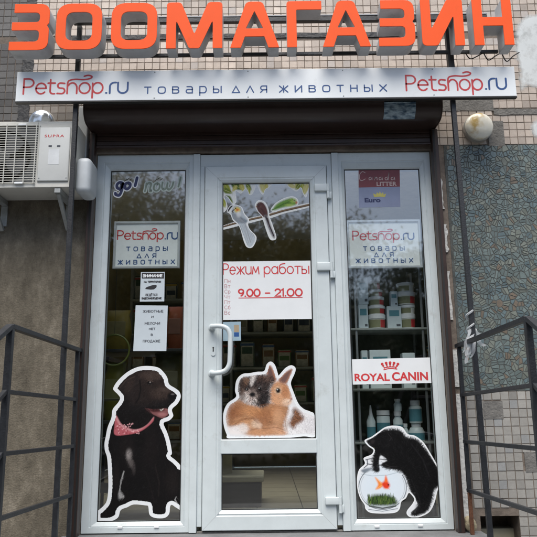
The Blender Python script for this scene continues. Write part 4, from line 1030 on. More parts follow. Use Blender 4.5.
# --- kitten with fish bowl
cat = thing('kitten_sticker', 'die cut sticker of a black kitten reaching into a goldfish bowl', 'sticker')
K1 = [(78,110),(115,90),(150,65),(190,38),(235,30),(280,38),(310,75),(350,85),(395,120),(430,175),(465,235),(484,268),(486,345),(470,380),(455,440),(430,490),(390,515),(345,525),(312,515),(305,490),(335,450),(345,425),(330,402),(315,392),(300,420),(275,440),(265,480),(230,500),(120,500),(85,480),(78,455),(55,420),(40,370),(38,310),(50,265),(80,235),(73,205),(105,190),(120,180),(125,160),(98,140)]
outl = shift(K1, 350, 420, Z5); backing('white_border', outl, SY, cat, n=5)
a = Art(355, 423, 442, 520, 3.2, 350, 420, Z5); P_ = [tuple(p) for p in spline(outl, 10)]
mk = a.inside(P_) & (a.dist([p for p in P_ if not (p[0] > 439.6)]) > 1.2)
a.c[:] = lin((222, 226, 230))
a.blob(175, 360, 122, 118, (214, 226, 236), .9, 0, 4); a.line([(60,290),(120,300),(200,296),(260,280),(290,285)], 4, (170, 185, 195), .8)
ell = [(175+128*math.cos(t), 362+118*math.sin(t)) for t in np.linspace(-2.0, 4.1+.95, 90) if True]
a.line([(175+128*math.cos(t), 362+118*math.sin(t)) for t in np.linspace(-.6, 3.9, 90)], 5, (88, 98, 106), .85); a.line([(175+118*math.cos(t), 362+110*math.sin(t)) for t in np.linspace(-.5, 3.7, 90)], 3, (150, 162, 172), .7)
a.line([(85,214),(110,208),(160,210),(212,214)], 5, (60, 66, 72), .9); a.line([(92,235),(130,243),(200,240),(212,232)], 6, (50, 56, 62), .8); a.line([(92,214),(95,240),(75,258)], 5, (70, 78, 86), .9); a.line([(212,214),(208,238)], 4, (100, 108, 116), .8)
a.fill([(60,270),(95,258),(118,262),(80,285)], (120, 130, 140), soft=1); a.blob(130, 268, 30, 8, (150, 160, 168), .7)
a.line([(105,462),(175,474),(245,462)], 8, (54, 60, 60), .9); a.line([(100,480),(175,490),(255,476)], 4, (110, 120, 128), .9)
a.fill([(97,430),(120,405),(160,400),(210,405),(245,425),(248,452),(180,462),(105,455)], (52, 70, 38), soft=2)
for k in range(150):
    x = a.r.uniform(98, 246); y = a.r.uniform(425, 458); a.line([(x, y), (x+a.r.uniform(-8, 8), y-a.r.uniform(15, 36))], 2.6, [(70, 100, 44), (40, 62, 30), (104, 128, 62), (26, 40, 22)][k % 4], .9)
a.fill([(135,308),(160,328),(180,345),(165,365),(138,372),(150,345)], (238, 138, 60), soft=1); a.line([(140,312),(172,345)], 3, (250, 190, 120), .8); a.line([(140,370),(172,350)], 3, (250, 190, 120), .8)
a.fill([(172,340),(195,325),(214,348),(205,368),(182,366)], (222, 62, 34), soft=1.2); a.fill([(185,332),(192,298),(203,330)], (240, 110, 50), soft=1); a.blob(206, 348, 4, 4, (40, 20, 20)); a.line([(190,365),(215,372)], 3, (242, 140, 80), .8)
mc = a.fill([(95,118),(130,95),(165,65),(230,55),(275,65),(300,98),(350,108),(390,145),(430,200),(470,262),(490,290),(490,335),(448,372),(435,430),(410,485),(350,510),(328,497),(365,460),(350,420),(322,370),(302,310),(270,270),(238,264),(190,256),(172,235),(200,216),(165,190),(155,225),(158,272),(140,277),(125,248),(130,190),(132,168),(112,142)], (17, 17, 19), soft=.8)
a.fill([(95,118),(130,92),(150,118),(128,142)], (28, 27, 29), soft=1.5); a.blob(200, 120, 45, 30, (30, 29, 31), .7); a.line([(240,160),(300,190),(350,260)], 8, (32, 31, 33), .6); a.line([(350,150),(400,230),(420,330)], 9, (28, 28, 31), .6); a.blob(380, 470, 25, 20, (30, 29, 31), .7)
a.c[mc] *= .3
a.fur(mk & mc, 3200, 2.6, lambda x, y: math.atan2(y-463, x-405), .6, .6, 2, .006)
a.fur(mk & mc & ~a.inside(a.T([(110,118),(165,75),(230,66),(290,110),(380,150),(460,268),(470,330),(430,370),(415,430),(390,480),(350,490),(375,455),(330,370),(310,310),(270,262),(190,240),(140,240),(140,170)])), 2600, 2.6, lambda x, y: math.atan2(y-463, x-405), .4, .5, 2, .004)
a.blob(122, 116, 10, 13, (44, 40, 41), .7, .6); a.blob(128, 150, 5, 4, (86, 84, 60), .8); a.blob(129, 150, 2, 3, (4, 4, 4)); a.line([(205,75),(222,96),(212,112)], 4, (40, 38, 40), .7); a.line([(330,130),(390,210),(425,300)], 7, (36, 35, 38), .4); a.line([(330,320),(365,400),(380,450)], 6, (30, 29, 31), .5); a.line([(190,238),(215,250),(250,252)], 4, (44, 42, 44), .6)
a.build('kitten_picture', mk, SY-.0003, M_ART, cat)

# --- birds on a branch
bird = thing('bird_sticker', 'transparent sticker of three small parrots perched on a branch with leaves', 'sticker')
def decal(name, halo, fills, off=0., k=4.6, furn=0, fang=1.2):
    out = shift(halo, 220, 178, Z5); xs = [p[0] for p in out]; ys = [p[1] for p in out]
    yy = DY-off; o = backing(name, out, yy, bird, n=5)
    a = Art(min(xs)-1, min(ys)-1, max(xs)+1, max(ys)+1, k, 220, 178, Z5)
    a.c[:] = lin((218, 222, 222)); mm = np.zeros(a.X.shape, bool)
    P_ = [tuple(p) for p in spline(out, 8)]; mm = a.inside(P_) & (a.dist(P_) > .55)
    fills(a); 
    if furn: a.fur(mm, furn, 1.0, fang, .14, .3)
    a.build('picture', mm, yy-.0003, M_ART, o)
def branch(a):
    a.line([(5,264),(120,232),(240,206),(340,176),(482,143)], 11, (120, 100, 78)); a.line([(5,267),(120,236),(240,210),(340,180),(482,147)], 4, (70, 54, 42), .9)
decal('branch', [(13,258),(120,224),(240,196),(340,166),(477,134),(477,158),(340,192),(290,210),(240,222),(120,252),(13,278)], branch)
def b1(a):
    a.fill([(60,180),(74,152),(100,144),(116,164),(128,194),(148,225),(140,242),(154,275),(189,320),(172,362),(149,364),(120,290),(98,244),(70,216)], (176, 186, 194), soft=.6)
    a.fill([(70,192),(96,200),(128,216),(146,230),(136,242),(104,240),(78,220)], (120, 132, 144), soft=1); a.line([(64,190),(72,216),(100,243)], 4, (92, 100, 110), .8)
    a.fill([(70,190),(90,200),(130,232),(110,238),(80,220)], (140, 146, 152), soft=1.5); a.line([(132,240),(165,345)], 5, (150, 154, 160), .8); a.line([(120,255),(155,350)], 4, (165, 168, 172), .8)
    a.fill([(76,165),(92,155),(108,165),(106,182),(84,184)], (214, 190, 96), soft=1); a.blob(93, 171, 7, 6, (214, 110, 60)); a.blob(84, 163, 2.5, 2.5, (20, 20, 20)); a.line([(64,150),(50,165),(42,178)], 7, (60, 60, 62))
    a.line([(76,170),(66,178),(70,186)], 6, (84, 76, 70))
    for k in range(5): a.line([(96+6*k, 196+7*k), (128+2*k, 228+2*k)], 1.8, (120, 126, 134), .8)
    for k in range(4): a.line([(128+7*k, 250+4*k), (152+9*k, 348-8*k)], 1.6, (132, 136, 144), .8)
    a.blob(100, 195, 12, 16, (214, 216, 218), .7); a.fill([(66,150),(54,140),(40,152),(34,182),(48,176),(58,162)], (58, 58, 60), soft=.6); a.line([(150,250),(186,318)], 3, (140,150,160), .9); a.line([(108,256),(148,360)], 3, (140,150,160), .9); a.blob(84, 163, 3.4, 3.4, (12, 12, 12))
decal('bird', [(38,182),(46,158),(66,142),(90,144),(118,158),(132,190),(156,222),(150,244),(160,275),(196,318),(176,370),(146,372),(128,340),(104,262),(70,228),(56,196)], b1, .0015, furn=500)
def b2(a):
    a.fill([(196,146),(210,130),(234,136),(252,168),(256,204),(240,213),(212,190),(200,168)], (84, 56, 56), soft=.6); a.blob(212, 152, 9, 8, (120, 90, 84), .8); a.blob(206, 150, 2.5, 2.5, (15, 15, 15))
    a.fill([(238,200),(254,204),(276,262),(296,312),(286,322),(262,280),(246,235)], (120, 120, 126), soft=1); a.line([(246,208),(288,310)], 6, (42, 36, 40)); a.line([(256,215),(266,262)], 5, (62, 46, 50))
    a.line([(236,212),(262,285)], 5, (210, 212, 214), .8); a.blob(208, 150, 11, 11, (74, 50, 50), .9); a.line([(197,150),(191,158)], 5, (150, 120, 100)); a.blob(205, 147, 3, 3, (8, 8, 8)); a.blob(204, 146, 1, 1, (220, 220, 220))
    for k in range(5): a.line([(216+6*k, 158+5*k), (238+3*k, 198+2*k)], 1.8, (60, 40, 42), .9)
decal('bird', [(187,146),(206,120),(240,128),(260,164),(266,206),(282,250),(303,318),(286,334),(264,322),(238,250),(226,208),(200,178)], b2, .0015, furn=300)
def b3(a):
    a.fill([(284,166),(305,140),(345,118),(385,108),(408,122),(408,142),(375,150),(330,160),(296,172)], (104, 146, 66), soft=1); a.blob(390, 122, 18, 12, (150, 178, 84), .8); a.line([(296,162),(345,136),(380,134)], 6, (70, 110, 48), .8); a.blob(398, 122, 2.5, 2.5, (15, 15, 15)); a.blob(410, 132, 6, 7, (176, 120, 90)); a.blob(398, 122, 5, 5, (190, 196, 150), .8); a.blob(398, 122, 3, 3, (8, 8, 8))
    for k in range(6): a.line([(300+12*k, 160-6*k), (330+12*k, 156-8*k)], 2.2, (64, 100, 44), .8)
    a.line([(262,180),(296,164)], 6, (80, 118, 60), .9); a.blob(372, 146, 22, 8, (168, 190, 96), .7)
decal('bird', [(272,172),(298,136),(340,110),(388,98),(418,116),(416,146),(380,158),(330,168),(296,184)], b3, .0015, furn=300)
def leaves(pts):
    def f(a):
        for x, y, L, ang, c in pts:
            ca, sa = math.cos(ang), math.sin(ang); w_ = L*.26
            P = [(0, 0), (L*.3, w_), (L*.65, w_*.8), (L, 0), (L*.65, -w_*.8), (L*.3, -w_)]
            a.fill([(x+p[0]*ca-p[1]*sa, y+p[0]*sa+p[1]*ca) for p in P], c, soft=.8); a.line([(x, y), (x+L*ca, y+L*sa)], 2.5, (206, 206, 150), .8)
    return f
YG = [(150, 158, 60), (104, 122, 46), (188, 180, 96), (84, 108, 50), (196, 190, 130)]
decal('leaf_cluster', [(13,24),(110,24),(165,24),(190,40),(178,80),(158,92),(140,60),(112,84),(84,70),(88,128),(66,140),(44,108),(24,100),(40,150),(30,176),(13,170)], leaves([(20,30,60,.9,YG[0]),(60,28,70,.5,YG[3]),(110,28,50,1.2,YG[2]),(140,30,45,.9,YG[1]),(15,60,55,.4,YG[1]),(28,95,55,.75,YG[3]),(14,110,50,1.3,YG[0]),(90,40,40,2.2,YG[2]),(150,50,40,1.4,YG[0])]), furn=400)
decal('leaf_cluster', [(205,24),(282,24),(262,52),(244,64),(232,90),(214,72)], leaves([(215,28,50,.9,YG[4]),(250,28,40,1.7,YG[2]),(225,40,45,1.3,YG[4])]))
decal('leaf_cluster', [(352,24),(474,24),(474,66),(462,104),(446,86),(434,54),(412,72),(384,58)], leaves([(365,30,50,.5,YG[4]),(405,28,50,.9,YG[2]),(440,28,60,1.3,YG[0]),(470,30,60,1.9,YG[4]),(430,30,40,2.2,YG[1])]))

# --- opening hours
hrs = thing('opening_hours_sign', 'white opening hours sheet with red lettering on the door', 'sign')
backing('sheet', [(222.3, 261.6), (310.4, 260.6), (311.8, 318.9), (222.2, 320)], DY, hrs, n=0)
TYD = DY-.0006
write('lettering', 'Режим', ROUND, 223.2, 259.0, 274.3, 274.0, 7.4, .0064, TYD, M_RED, hrs, .22)
write('lettering', 'работы', ROUND, 264.2, 309.2, 274.0, 273.2, 7.2, .0064, TYD, M_RED, hrs, .22)
write('lettering', '9.00', ROUND, 238.4, 260.2, 296.4, 296.2, 5.0, .0095, TYD, M_RED, hrs, .16)
write('lettering', '–', ROUND, 265.5, 270.0, 296.2, 296.1, 5.0, .0085, TYD, M_RED, hrs)
write('lettering', '21.00', ROUND, 275.0, 302.4, 296.1, 295.8, 5.0, .0095, TYD, M_RED, hrs, .16)
A, B_ = at(238.5, 298.0, TYD), at(302.5, 297.3, TYD); b = BM(); box(b, A.x, B_.x, TYD-.0002, TYD+.0003, A.z-.0022, A.z+.0022); obj('underline', b, M_RED, hrs)
for i, t in enumerate(('Пн', 'Вт', 'Ср', 'Чт', 'Пт', 'Сб', 'Вс')):
    yb = 282.6+5.3*i; write('weekday', t, CAPS, 224.6, 230.2, yb, yb, 3.4, .0028, TYD, M_PINK, hrs)
# --- lettering stickers
go = thing('lettering_sticker', 'navy and pale green two word sticker at the top of the left window', 'sticker')
SYF = SY-.0002
def script_word(parent, parts, wid, wo, cin, cout):
    fn = lambda p: (lambda q: (q.x, q.z))(at(105+p[0]/5.97, 165+p[1]/5.97, SYF))
    sp = [[tuple(q) for q in spline(p, 6, False)] for p in parts]
    strokes('outline', sp, fn, wo, SYF, cout, parent)
    strokes('lettering', sp, fn, wid, SYF-.0006, cin, parent)
gP = [[(106,108),(88,104),(72,118),(74,138),(92,140),(104,122),(108,106),(100,150),(86,180),(66,178),(62,168)], [(140,106),(124,112),(118,134),(132,144),(148,130),(150,112),(140,106)], [(192,76),(186,100),(180,124)], [(176,142),(176,144)], [(124,88),(126,90)], [(138,82),(140,84)], [(152,86),(154,88)]]
script_word(go, gP, .018, .032, M_NAVY, M_VINYLW)
nP = [[(248,110),(244,135),(238,158)], [(246,122),(262,106),(276,112),(270,136),(268,156),(276,158)], [(312,108),(296,118),(292,144),(308,154),(324,140),(326,118),(312,108)], [(344,104),(340,132),(350,148),(366,136),(374,108)], [(374,108),(370,136),(382,148),(400,130),(408,104)], [(452,74),(446,102),(438,130)], [(434,148),(434,150)], [(306,86),(308,88)], [(320,80),(322,82)], [(336,84),(338,86)]]
M_SAGE = mat('sage_vinyl', (.20, .25, .20), .45)
script_word(go, nP, .011, .026, M_SAGE, mat('pale_sage_vinyl', (.50, .58, .54), .45))
lit = thing('red_blue_sticker', 'square red and lilac sticker with a yellow crown on the right window', 'sticker')
backing('sheet', [(358.6, 187.6), (400, 186.6), (400.4, 206.8), (359.2, 207.6)], SY, lit, mat('lilac_vinyl', (.24, .28, .42), .45, var=.1), 0)
o = backing('red_band', [(358.5, 170.4), (399.6, 169.6), (400, 186.55), (358.6, 187.55)], SY, lit, mat('dark_red_vinyl', (.20, .035, .045), .45, var=.15), 0)
Z10 = 10.74
fnl = lambda p: (lambda q: (q.x, q.z))(at(355+p[0]/Z10, 165+p[1]/Z10, SY))
cs = [[(110,85),(80,72),(52,100),(48,145),(70,168),(110,150)], [(150,130),(135,140),(138,160),(155,150),(160,130),(160,160)], [(178,162),(184,130),(180,150),(198,130),(202,160)], [(235,130),(218,140),(222,160),(240,150),(243,130),(246,160)], [(285,130),(268,140),(272,160),(288,150),(300,80),(292,162)], [(335,130),(318,140),(322,160),(340,150),(344,130),(348,160)]]
cs = [[(x if x <= 110 else 118+(x-110)*1.3, y) for x, y in c] for c in cs]
strokes('script_lettering', [[tuple(q) for q in spline(c, 5, False)] for c in cs], fnl, .0038, SY-.0004, mat('pale_pink_vinyl', (.60, .48, .46), .5), lit)
def ft(name, body, xa, xb, rb, rt, y, m, parent, weight=0., **k): return font_text(name, body, at(xa, rb, y).x, at(xb, rb, y).x, at((xa+xb)/2, rb, y).z, at((xa+xb)/2, rt, y).z, y, m, parent, weight, **k)
ft('lettering', 'LITTER', 376.7, 396.8, 186.0, 181.8, SY-.0006, mat('pale_pink_vinyl', (.6, .5, .5)), lit, .02)
ft('lettering', 'Euro', 364.7, 380.7, 202.4, 197.8, SY-.0006, M_NAVY, lit, .045)
plate('crown', pxpoly(shift([(205,345),(195,305),(228,318),(235,292),(258,310),(266,282),(282,310),(302,290),(308,318),(335,305),(322,345),(265,340)], 355, 165, Z10), SY-.0006), SY-.0006, SY-.0002, mat('gold_vinyl', (.55, .50, .12), .5), lit)
rc = thing('crown_banner', 'white strip with red capitals and a red crown above the kitten', 'sign')
backing('strip', [(351.8, 359.4), (431.3, 357.4), (433, 382.9), (352.3, 384.6)], SY, rc, n=0)
def rcpt(x, y): return (345+x/5.97, 350+y/5.97)
for wrd, xa, xb, ra, rb_ in (('ROYAL', 58, 268, 186, 140), ('CANIN', 282, 497, 183, 131)):
    p, q = rcpt(xa, ra), rcpt(xb, ra); t = rcpt(xb, rb_)
    ft('lettering', wrd, p[0], q[0], p[1], t[1], SY-.0005, M_RED, rc, .03)
pts = [[(232,118),(268,110),(310,114)]]
fnr = lambda p: (lambda q: (q.x, q.z))(at(*rcpt(*p), SY))
strokes('crown_base', [spline(pts[0], 5, False), [(236,106),(268,100),(306,102)]], fnr, .006, SY-.0004, M_RED, rc)
b = BM()
for i in range(5):
    for j in range(3):
        x = 222+23.5*i+(j*(2-i)*3.2); y = 84-(6 if i in (1, 2, 3) else 0)-(2 if i == 2 else 0)+j*11
        c = at(*rcpt(x, y), SY); r_ = (.0085, .0062, .005)[j]
        vv = [b.verts.new((c.x+r_*math.cos(2*PI*k/14), SY-.0006, c.z+r_*math.sin(2*PI*k/14))) for k in range(14)]; b.faces.new(vv)
obj('crown', b, M_RED, rc)
# --- framed signs hung behind the side panes
FYS = GY+.016
def framed(label, tl, br, rows, cols):
    t = thing('framed_sign', label, 'sign', 'framed shop signs behind the side windows')
    A, B_ = at(tl[0], br[1], FYS), at(br[0], tl[1], FYS)
    b = BM(); box(b, A.x+.004, B_.x-.004, FYS, FYS+.006, A.z+.004, B_.z-.004); obj('panel', b, M_SIGNWHITE, t)
    ring_frame(A.x, B_.x, A.z, B_.z, [(0, .010), (0, -.008), (.003, -.010), (.013, -.010), (.016, -.006), (.016, .001)], 'frame', M_ALU, t, FYS)
    y = FYS-.0008
    logo(cols[0][0], cols[0][1], rows[0], rows[0]-.6, 6.2, .0075, y, t)
    for (xa, xb), rb, wd in zip(cols[1:], rows[1:], ('товары', 'для', 'животных')): write('lettering', wd, TECH, xa, xb, rb, rb-.5, 3.9, .0055, y, M_BLUE, t, gap=1.05)
framed('silver framed shop sign in the left window above the small notices', (112.6, 221), (180.6, 269), (239.5, 251, 258, 264.3), ((117.5, 177.5), (126.5, 167.5), (137, 156), (118, 174.5)))
framed('silver framed shop sign in the right window above the tubs', (347.8, 219.5), (419.8, 268.7), (240.0, 250.6, 256.8, 262.8), ((353, 414), (363.5, 404.5), (374.5, 393.5), (356, 413)))
# --- small notices
nt1 = thing('camera_notice', 'small camera surveillance notice with a black heading in the left window', 'notice')
backing('sheet', [(140.9, 272.2), (164.8, 271.9), (164.2, 301.4), (139.8, 301.6)], SY, nt1, M_PAPER, 0)
def zp(x, y): return (135+x/15.34, 268+y/15.34)
plate('heading_band', pxpoly([zp(105, 75), zp(448, 75), zp(444, 162), zp(105, 162)], SY-.0004), SY-.0004, SY-.0001, M_INK, nt1)
def zt(body, x0, x1, r0, r1, m): p, q = zp(x0, r0), zp(x1, r0); write('lettering', body, CAPS, p[0], q[0], p[1], q[1], (r0-r1)/15.34, .0042 if r0 < 150 else .003, SY-.0007, m, nt1)
zt('ВНИМАНИЕ', 125, 415, 138, 100, M_VINYLW); zt('НА ТЕРРИТОРИИ', 140, 395, 225, 200, M_INK); zt('ВЕДЁТСЯ', 165, 340, 428, 396, M_INK); zt('ВИДЕОНАБЛЮДЕНИЕ', 105, 405, 478, 452, M_INK)
plate('camera_picture', pxpoly([zp(*p) for p in ((160,308),(180,292),(270,262),(325,258),(335,275),(325,300),(290,328),(240,332),(185,325),(160,322))], SY-.0005), SY-.0005, SY-.0001, M_INK, nt1)
nt2 = thing('paper_notice', 'plain white paper notice with grey lines of text in the left window', 'notice')
backing('sheet', [(135.7, 305.3), (167.8, 305.6), (166.3, 351), (133.2, 351)], SY, nt2, M_PAPER, 0)
for body, x0, x1, r0, r1 in (('ЖИВОТНЫЕ', 140, 355, 112, 88), ('И', 230, 252, 168, 150), ('МЕЛОЧИ', 160, 320, 242, 218), ('НЕТ', 205, 270, 298, 278), ('В', 225, 243, 362, 342), ('ПРОДАЖЕ', 140, 322, 432, 408)):
    write('lettering', body, CAPS, 130+x0/Z10, 130+x1/Z10, 302+r0/Z10, 302+r0/Z10, (r0-r1)/Z10, .0032, SY-.0005, M_INKGREY, nt2)
nt3 = thing('door_notice', 'small pale blue notice behind the door handle', 'notice')
backing('sheet', [(222.5, 322), (240.8, 321.6), (241, 340.6), (222.6, 341)], DY, nt3, mat('pale_blue_paper', (.30, .42, .50), .7), 0)
plate('photo_patch', pxpoly([(234, 325), (239, 325), (239, 332), (234, 332)], DY-.0004), DY-.0004, DY-.0001, mat('tan_print', (.38, .30, .20), .6), nt3)
plate('photo_patch', pxpoly([(234, 332.4), (239, 332.4), (239, 336.6), (234, 336.6)], DY-.0004), DY-.0004, DY-.0001, M_BLUE, nt3)
# --- bluish film sticker on the shutter box
bs = thing('box_sticker', 'crinkled pale blue sticker on the front of the shutter box', 'sticker')
def bluemat():
    m = mat('worn_blue_sticker', (.2, .3, .4), .35, var=.3, scale=30); n = m.node_tree.nodes; l = m.node_tree.links; sc = [x for x in n if x.type == 'VECT_MATH'][0]
    tc = n.new('ShaderNodeTexCoord'); mp = n.new('ShaderNodeMapping'); mp.inputs['Scale'].default_value = (1, 1, 3); nz = n.new('ShaderNodeTexNoise'); nz.inputs['Scale'].default_value = 22; nz.inputs['Detail'].default_value = 5
    cr = n.new('ShaderNodeValToRGB'); cr.color_ramp.elements[0].position = .36; cr.color_ramp.elements[0].color = (.03, .075, .13, 1); cr.color_ramp.elements[1].position = .62; cr.color_ramp.elements[1].color = (.34, .45, .52, 1)
    l.new(tc.outputs['Object'], mp.inputs[0]); l.new(mp.outputs[0], nz.inputs['Vector']); l.new(nz.outputs['Fac'], cr.inputs[0]); l.new(cr.outputs[0], sc.inputs[0]); return m
xs0, xs1 = at(384.5, 110, BY).x, at(416.2, 110, BY).x
b = BM(); pr = []
zt_s = at(400, 102, BY).z
for y, z in [(BY, zt_s), (BY, BZB+rad+.02)]+[(BY+rad-rad*math.cos(t), BZB+rad-rad*math.sin(t)) for t in np.linspace(0, 1.25, 9)]: pr.append((y, z))
for k in range(len(pr)-1):
    (ya, za), (yb, zb2) = pr[k], pr[k+1]; off = lambda y, z: (y-.0015*math.cos(min(max((BZB+rad-z)/rad, 0), 1)*PI/2), z-.0015*math.sin(min(max((BZB+rad-z)/rad, 0), 1)*PI/2))
    q = [(xs0, *off(ya, za)), (xs1, *off(ya, za)), (xs1, *off(yb, zb2)), (xs0, *off(yb, zb2))]; b.faces.new([b.verts.new(p) for p in q])
bmesh.ops.remove_doubles(b, verts=b.verts, dist=1e-5)
obj('film', b, bluemat(), bs, True)

# ---------------------------------------------------------------- inside the shop
b = BM(); box(b, -.9, 3.4, .08, 4.6, -.10, -.012)
def floor_mat():
    m = mat('floor_tiles', (.42, .38, .27), .25, var=.08); n = m.node_tree.nodes; l = m.node_tree.links; sc = [x for x in n if x.type == 'VECT_MATH'][0]
    tc = n.new('ShaderNodeTexCoord'); br = n.new('ShaderNodeTexBrick'); br.offset = 0; br.inputs['Scale'].default_value = 1; br.inputs['Brick Width'].default_value = .33; br.inputs['Row Height'].default_value = .33; br.inputs['Mortar Size'].default_value = .004
    br.inputs['Color1'].default_value = (.44, .41, .29, 1); br.inputs['Color2'].default_value = (.40, .37, .265, 1); br.inputs['Mortar'].default_value = (.10, .09, .07, 1)
    l.new(tc.outputs['Object'], br.inputs['Vector']); l.new(br.outputs[0], sc.inputs[0]); return m
structure('shop_floor', b, floor_mat())
M_ROOM = mat('room_wall', (.55, .47, .25), .9, var=.12, scale=3)
rm = thing('room_walls', 'dim olive back and side walls with ceiling inside the shop', 'interior walls')
b = BM(); box(b, -.9, 3.4, 4.5, 4.6, 0, 2.9); obj('back_wall', b, M_ROOM, rm)
for xa in (-.98, 3.4):
    b = BM(); box(b, xa, xa+.08, .31, 4.6, 0, 2.9); obj('side_wall', b, M_ROOM, rm)
b = BM(); box(b, -1, 3.5, 1.8, 4.6, 2.9, 3.0); box(b, -1, 3.5, .31, .75, 2.9, 3.0); obj('ceiling', b, mat('room_ceiling', (.78, .78, .74), .9), rm)  # gap left in the ceiling, added to let daylight onto the goods
M_SHELFG = mat('shelf_board', (.30, .33, .32), .35); M_SHELFP = mat('shelf_post', (.34, .36, .37), .35, metal=.5)
M_TUB = mat('white_tub_plastic', (.80, .82, .78), .4, var=.05); M_TUBL = mat('olive_tub_label', (.24, .25, .14), .5); M_TUBR = mat('tub_red_label', (.45, .03, .035), .5)
M_BOXP = mat('pale_blue_carton', (.62, .72, .76), .6, var=.08); M_BOT = mat('pale_teal_bottle', (.66, .76, .78), .35, var=.05); M_TEAL = mat('teal_label', (.09, .27, .33), .5)
PY = .26
shelf = thing('display_shelf', 'open display shelf behind the right window stacked with tubs and bottles', 'shelf')
sx0, sx1 = at(352, 330, PY).x-.02, at(430, 330, PY).x+.02
SHZ = [at(390, 329.2, PY).z, at(390, 388.5, PY).z, at(390, 441, PY).z, at(390, 275, PY).z+.02]
for z in SHZ[:3]:
    b = BM(); box(b, sx0, sx1, PY-.09, PY+.20, z-.014, z-.001, .002); obj('shelf_board', b, M_SHELFG, shelf)
for xx in (at(357, 330, PY).x-.015, at(420, 330, PY).x):
    for yy in (PY-.075, PY+.19):
        b = BM(); bar(b, (xx, yy, -.01), (xx, yy, at(390, 268, PY).z), .014); obj('shelf_post', b, M_SHELFP, shelf)
b = BM(); box(b, sx0, sx1, PY+.203, PY+.215, 0, 1.75); obj('back_panel', b, mat('dark_olive_panel', (.05, .052, .036), .8, var=.3, scale=4), shelf)
def tub(px0, px1, rt, rb, lab, red=True, z=None):
    A, B_ = at(px0, rb, PY), at(px1, rt, PY); r = (B_.x-A.x)/2; cx = (A.x+B_.x)/2; z0 = z if z is not None else A.z; h = B_.z-A.z-.001
    t = thing('tub', lab, 'tub', 'plastic tubs on the display shelf', (cx, PY, z0))
    b = BM(); lathe(b, [(0, 0), (r*.88, 0), (r*.94, h*.72), (0, h*.72)], 28); obj('body', b, M_TUB, t, True)
    b = BM(); lathe(b, [(0, h*.7), (r, h*.70), (r, h*.97), (r*.93, h), (0, h)], 28); obj('lid', b, M_VINYLW, t, True)
    b = BM(); n = 28
    for (a0, a1, mm) in ((200, 300, 0), (300, 340, 1)):
        pass
    lb = BM(); ra = [(r*.893+.0008, h*.08), (r*.935+.0008, h*.62)]
    def band(a0, a1):
        bb = BM(); R_ = []
        for rr_, zz in ra: R_.append([bb.verts.new((rr_*math.cos(math.radians(a)), rr_*math.sin(math.radians(a)), zz)) for a in np.linspace(a0, a1, 14)])
        for k in range(13): bb.faces.new((R_[0][k], R_[0][k+1], R_[1][k+1], R_[1][k]))
        return bb
    obj('label', band(180, 285), M_TUBL, t, True)
    if red: obj('red_label', band(286, 345), M_TUBR, t, True)
    return z0+h+.0012
z = SHZ[0]
for args, lab in (((368.4, 385.2, 314.4, 329), 'largest white tub with a red label, bottom of the left stack'), ((368.4, 384.6, 305.3, 314.2), 'white tub with red label second from the bottom of the left stack'), ((368.5, 383.8, 296, 305), 'white tub with red label third from the bottom of the left stack'), ((369.2, 382.3, 288.6, 295.8), 'small white tub near the top of the left stack'), ((369.8, 379.8, 278.2, 288.2), 'narrow white tub topmost of the left stack')):
    z = tub(*args, lab, True, z)
z = SHZ[0]
for args, lab, rd in (((400.2, 415, 314.2, 329), 'white tub at the bottom of the right stack', True), ((400, 414.7, 304.8, 314), 'plain white tub second from the bottom of the right stack', False), ((397.3, 414.6, 291.6, 304.5), 'wide white tub with red label second from the top of the right stack', True), ((396.4, 413.7, 282, 291.2), 'white tub topmost of the right stack', False)):
    z = tub(*args, lab, rd, z)
def carton(px0, px1, rt, rb, lab, dep=.06, z=None, y=PY, grp='pale cartons on the display shelf', m=None):
    A, B_ = at(px0, rb, y), at(px1, rt, y); z0 = z if z is not None else A.z
    t = thing('carton', lab, 'box', grp, ((A.x+B_.x)/2, y, z0)); hw = (B_.x-A.x)/2; h = B_.z-A.z-.001
    b = BM(); box(b, -hw, hw, -dep/2, dep/2, 0, h, .002); obj('carton_body', b, m or M_BOXP, t)
    b = BM(); box(b, -hw*.7, hw*.7, -dep/2-.0008, -dep/2+.001, h*.55, h*.82); obj('printed_panel', b, M_TEAL if m is None else M_VINYLW, t)
    b = BM(); box(b, hw*.25, hw*.8, -dep/2-.0008, -dep/2+.001, h*.1, h*.2); obj('printed_mark', b, M_INKGREY, t)
    return z0+h+.0012
z = carton(358.6, 366.9, 304.3, 329, 'tall pale carton standing left of the left tub stack', .06, SHZ[0]); carton(358, 366.8, 278, 304, 'pale carton with a red edge on top of the tall left carton', .06, z)
z = carton(387, 400, 306.4, 329, 'broad pale carton between the two tub stacks', .06, SHZ[0]); carton(390.2, 396.4, 291, 306, 'slim pale carton on top of the broad carton', .05, z)
carton(370.2, 389, 349.6, 388.2, 'wide pale carton on the middle shelf behind the white strip', .08, SHZ[1]); carton(403, 413.4, 353, 388.2, 'small pale carton on the right of the middle shelf', .08, SHZ[1]); carton(362.3, 366.8, 350, 388.2, 'narrow pale carton on the left of the middle shelf', .05, SHZ[1])
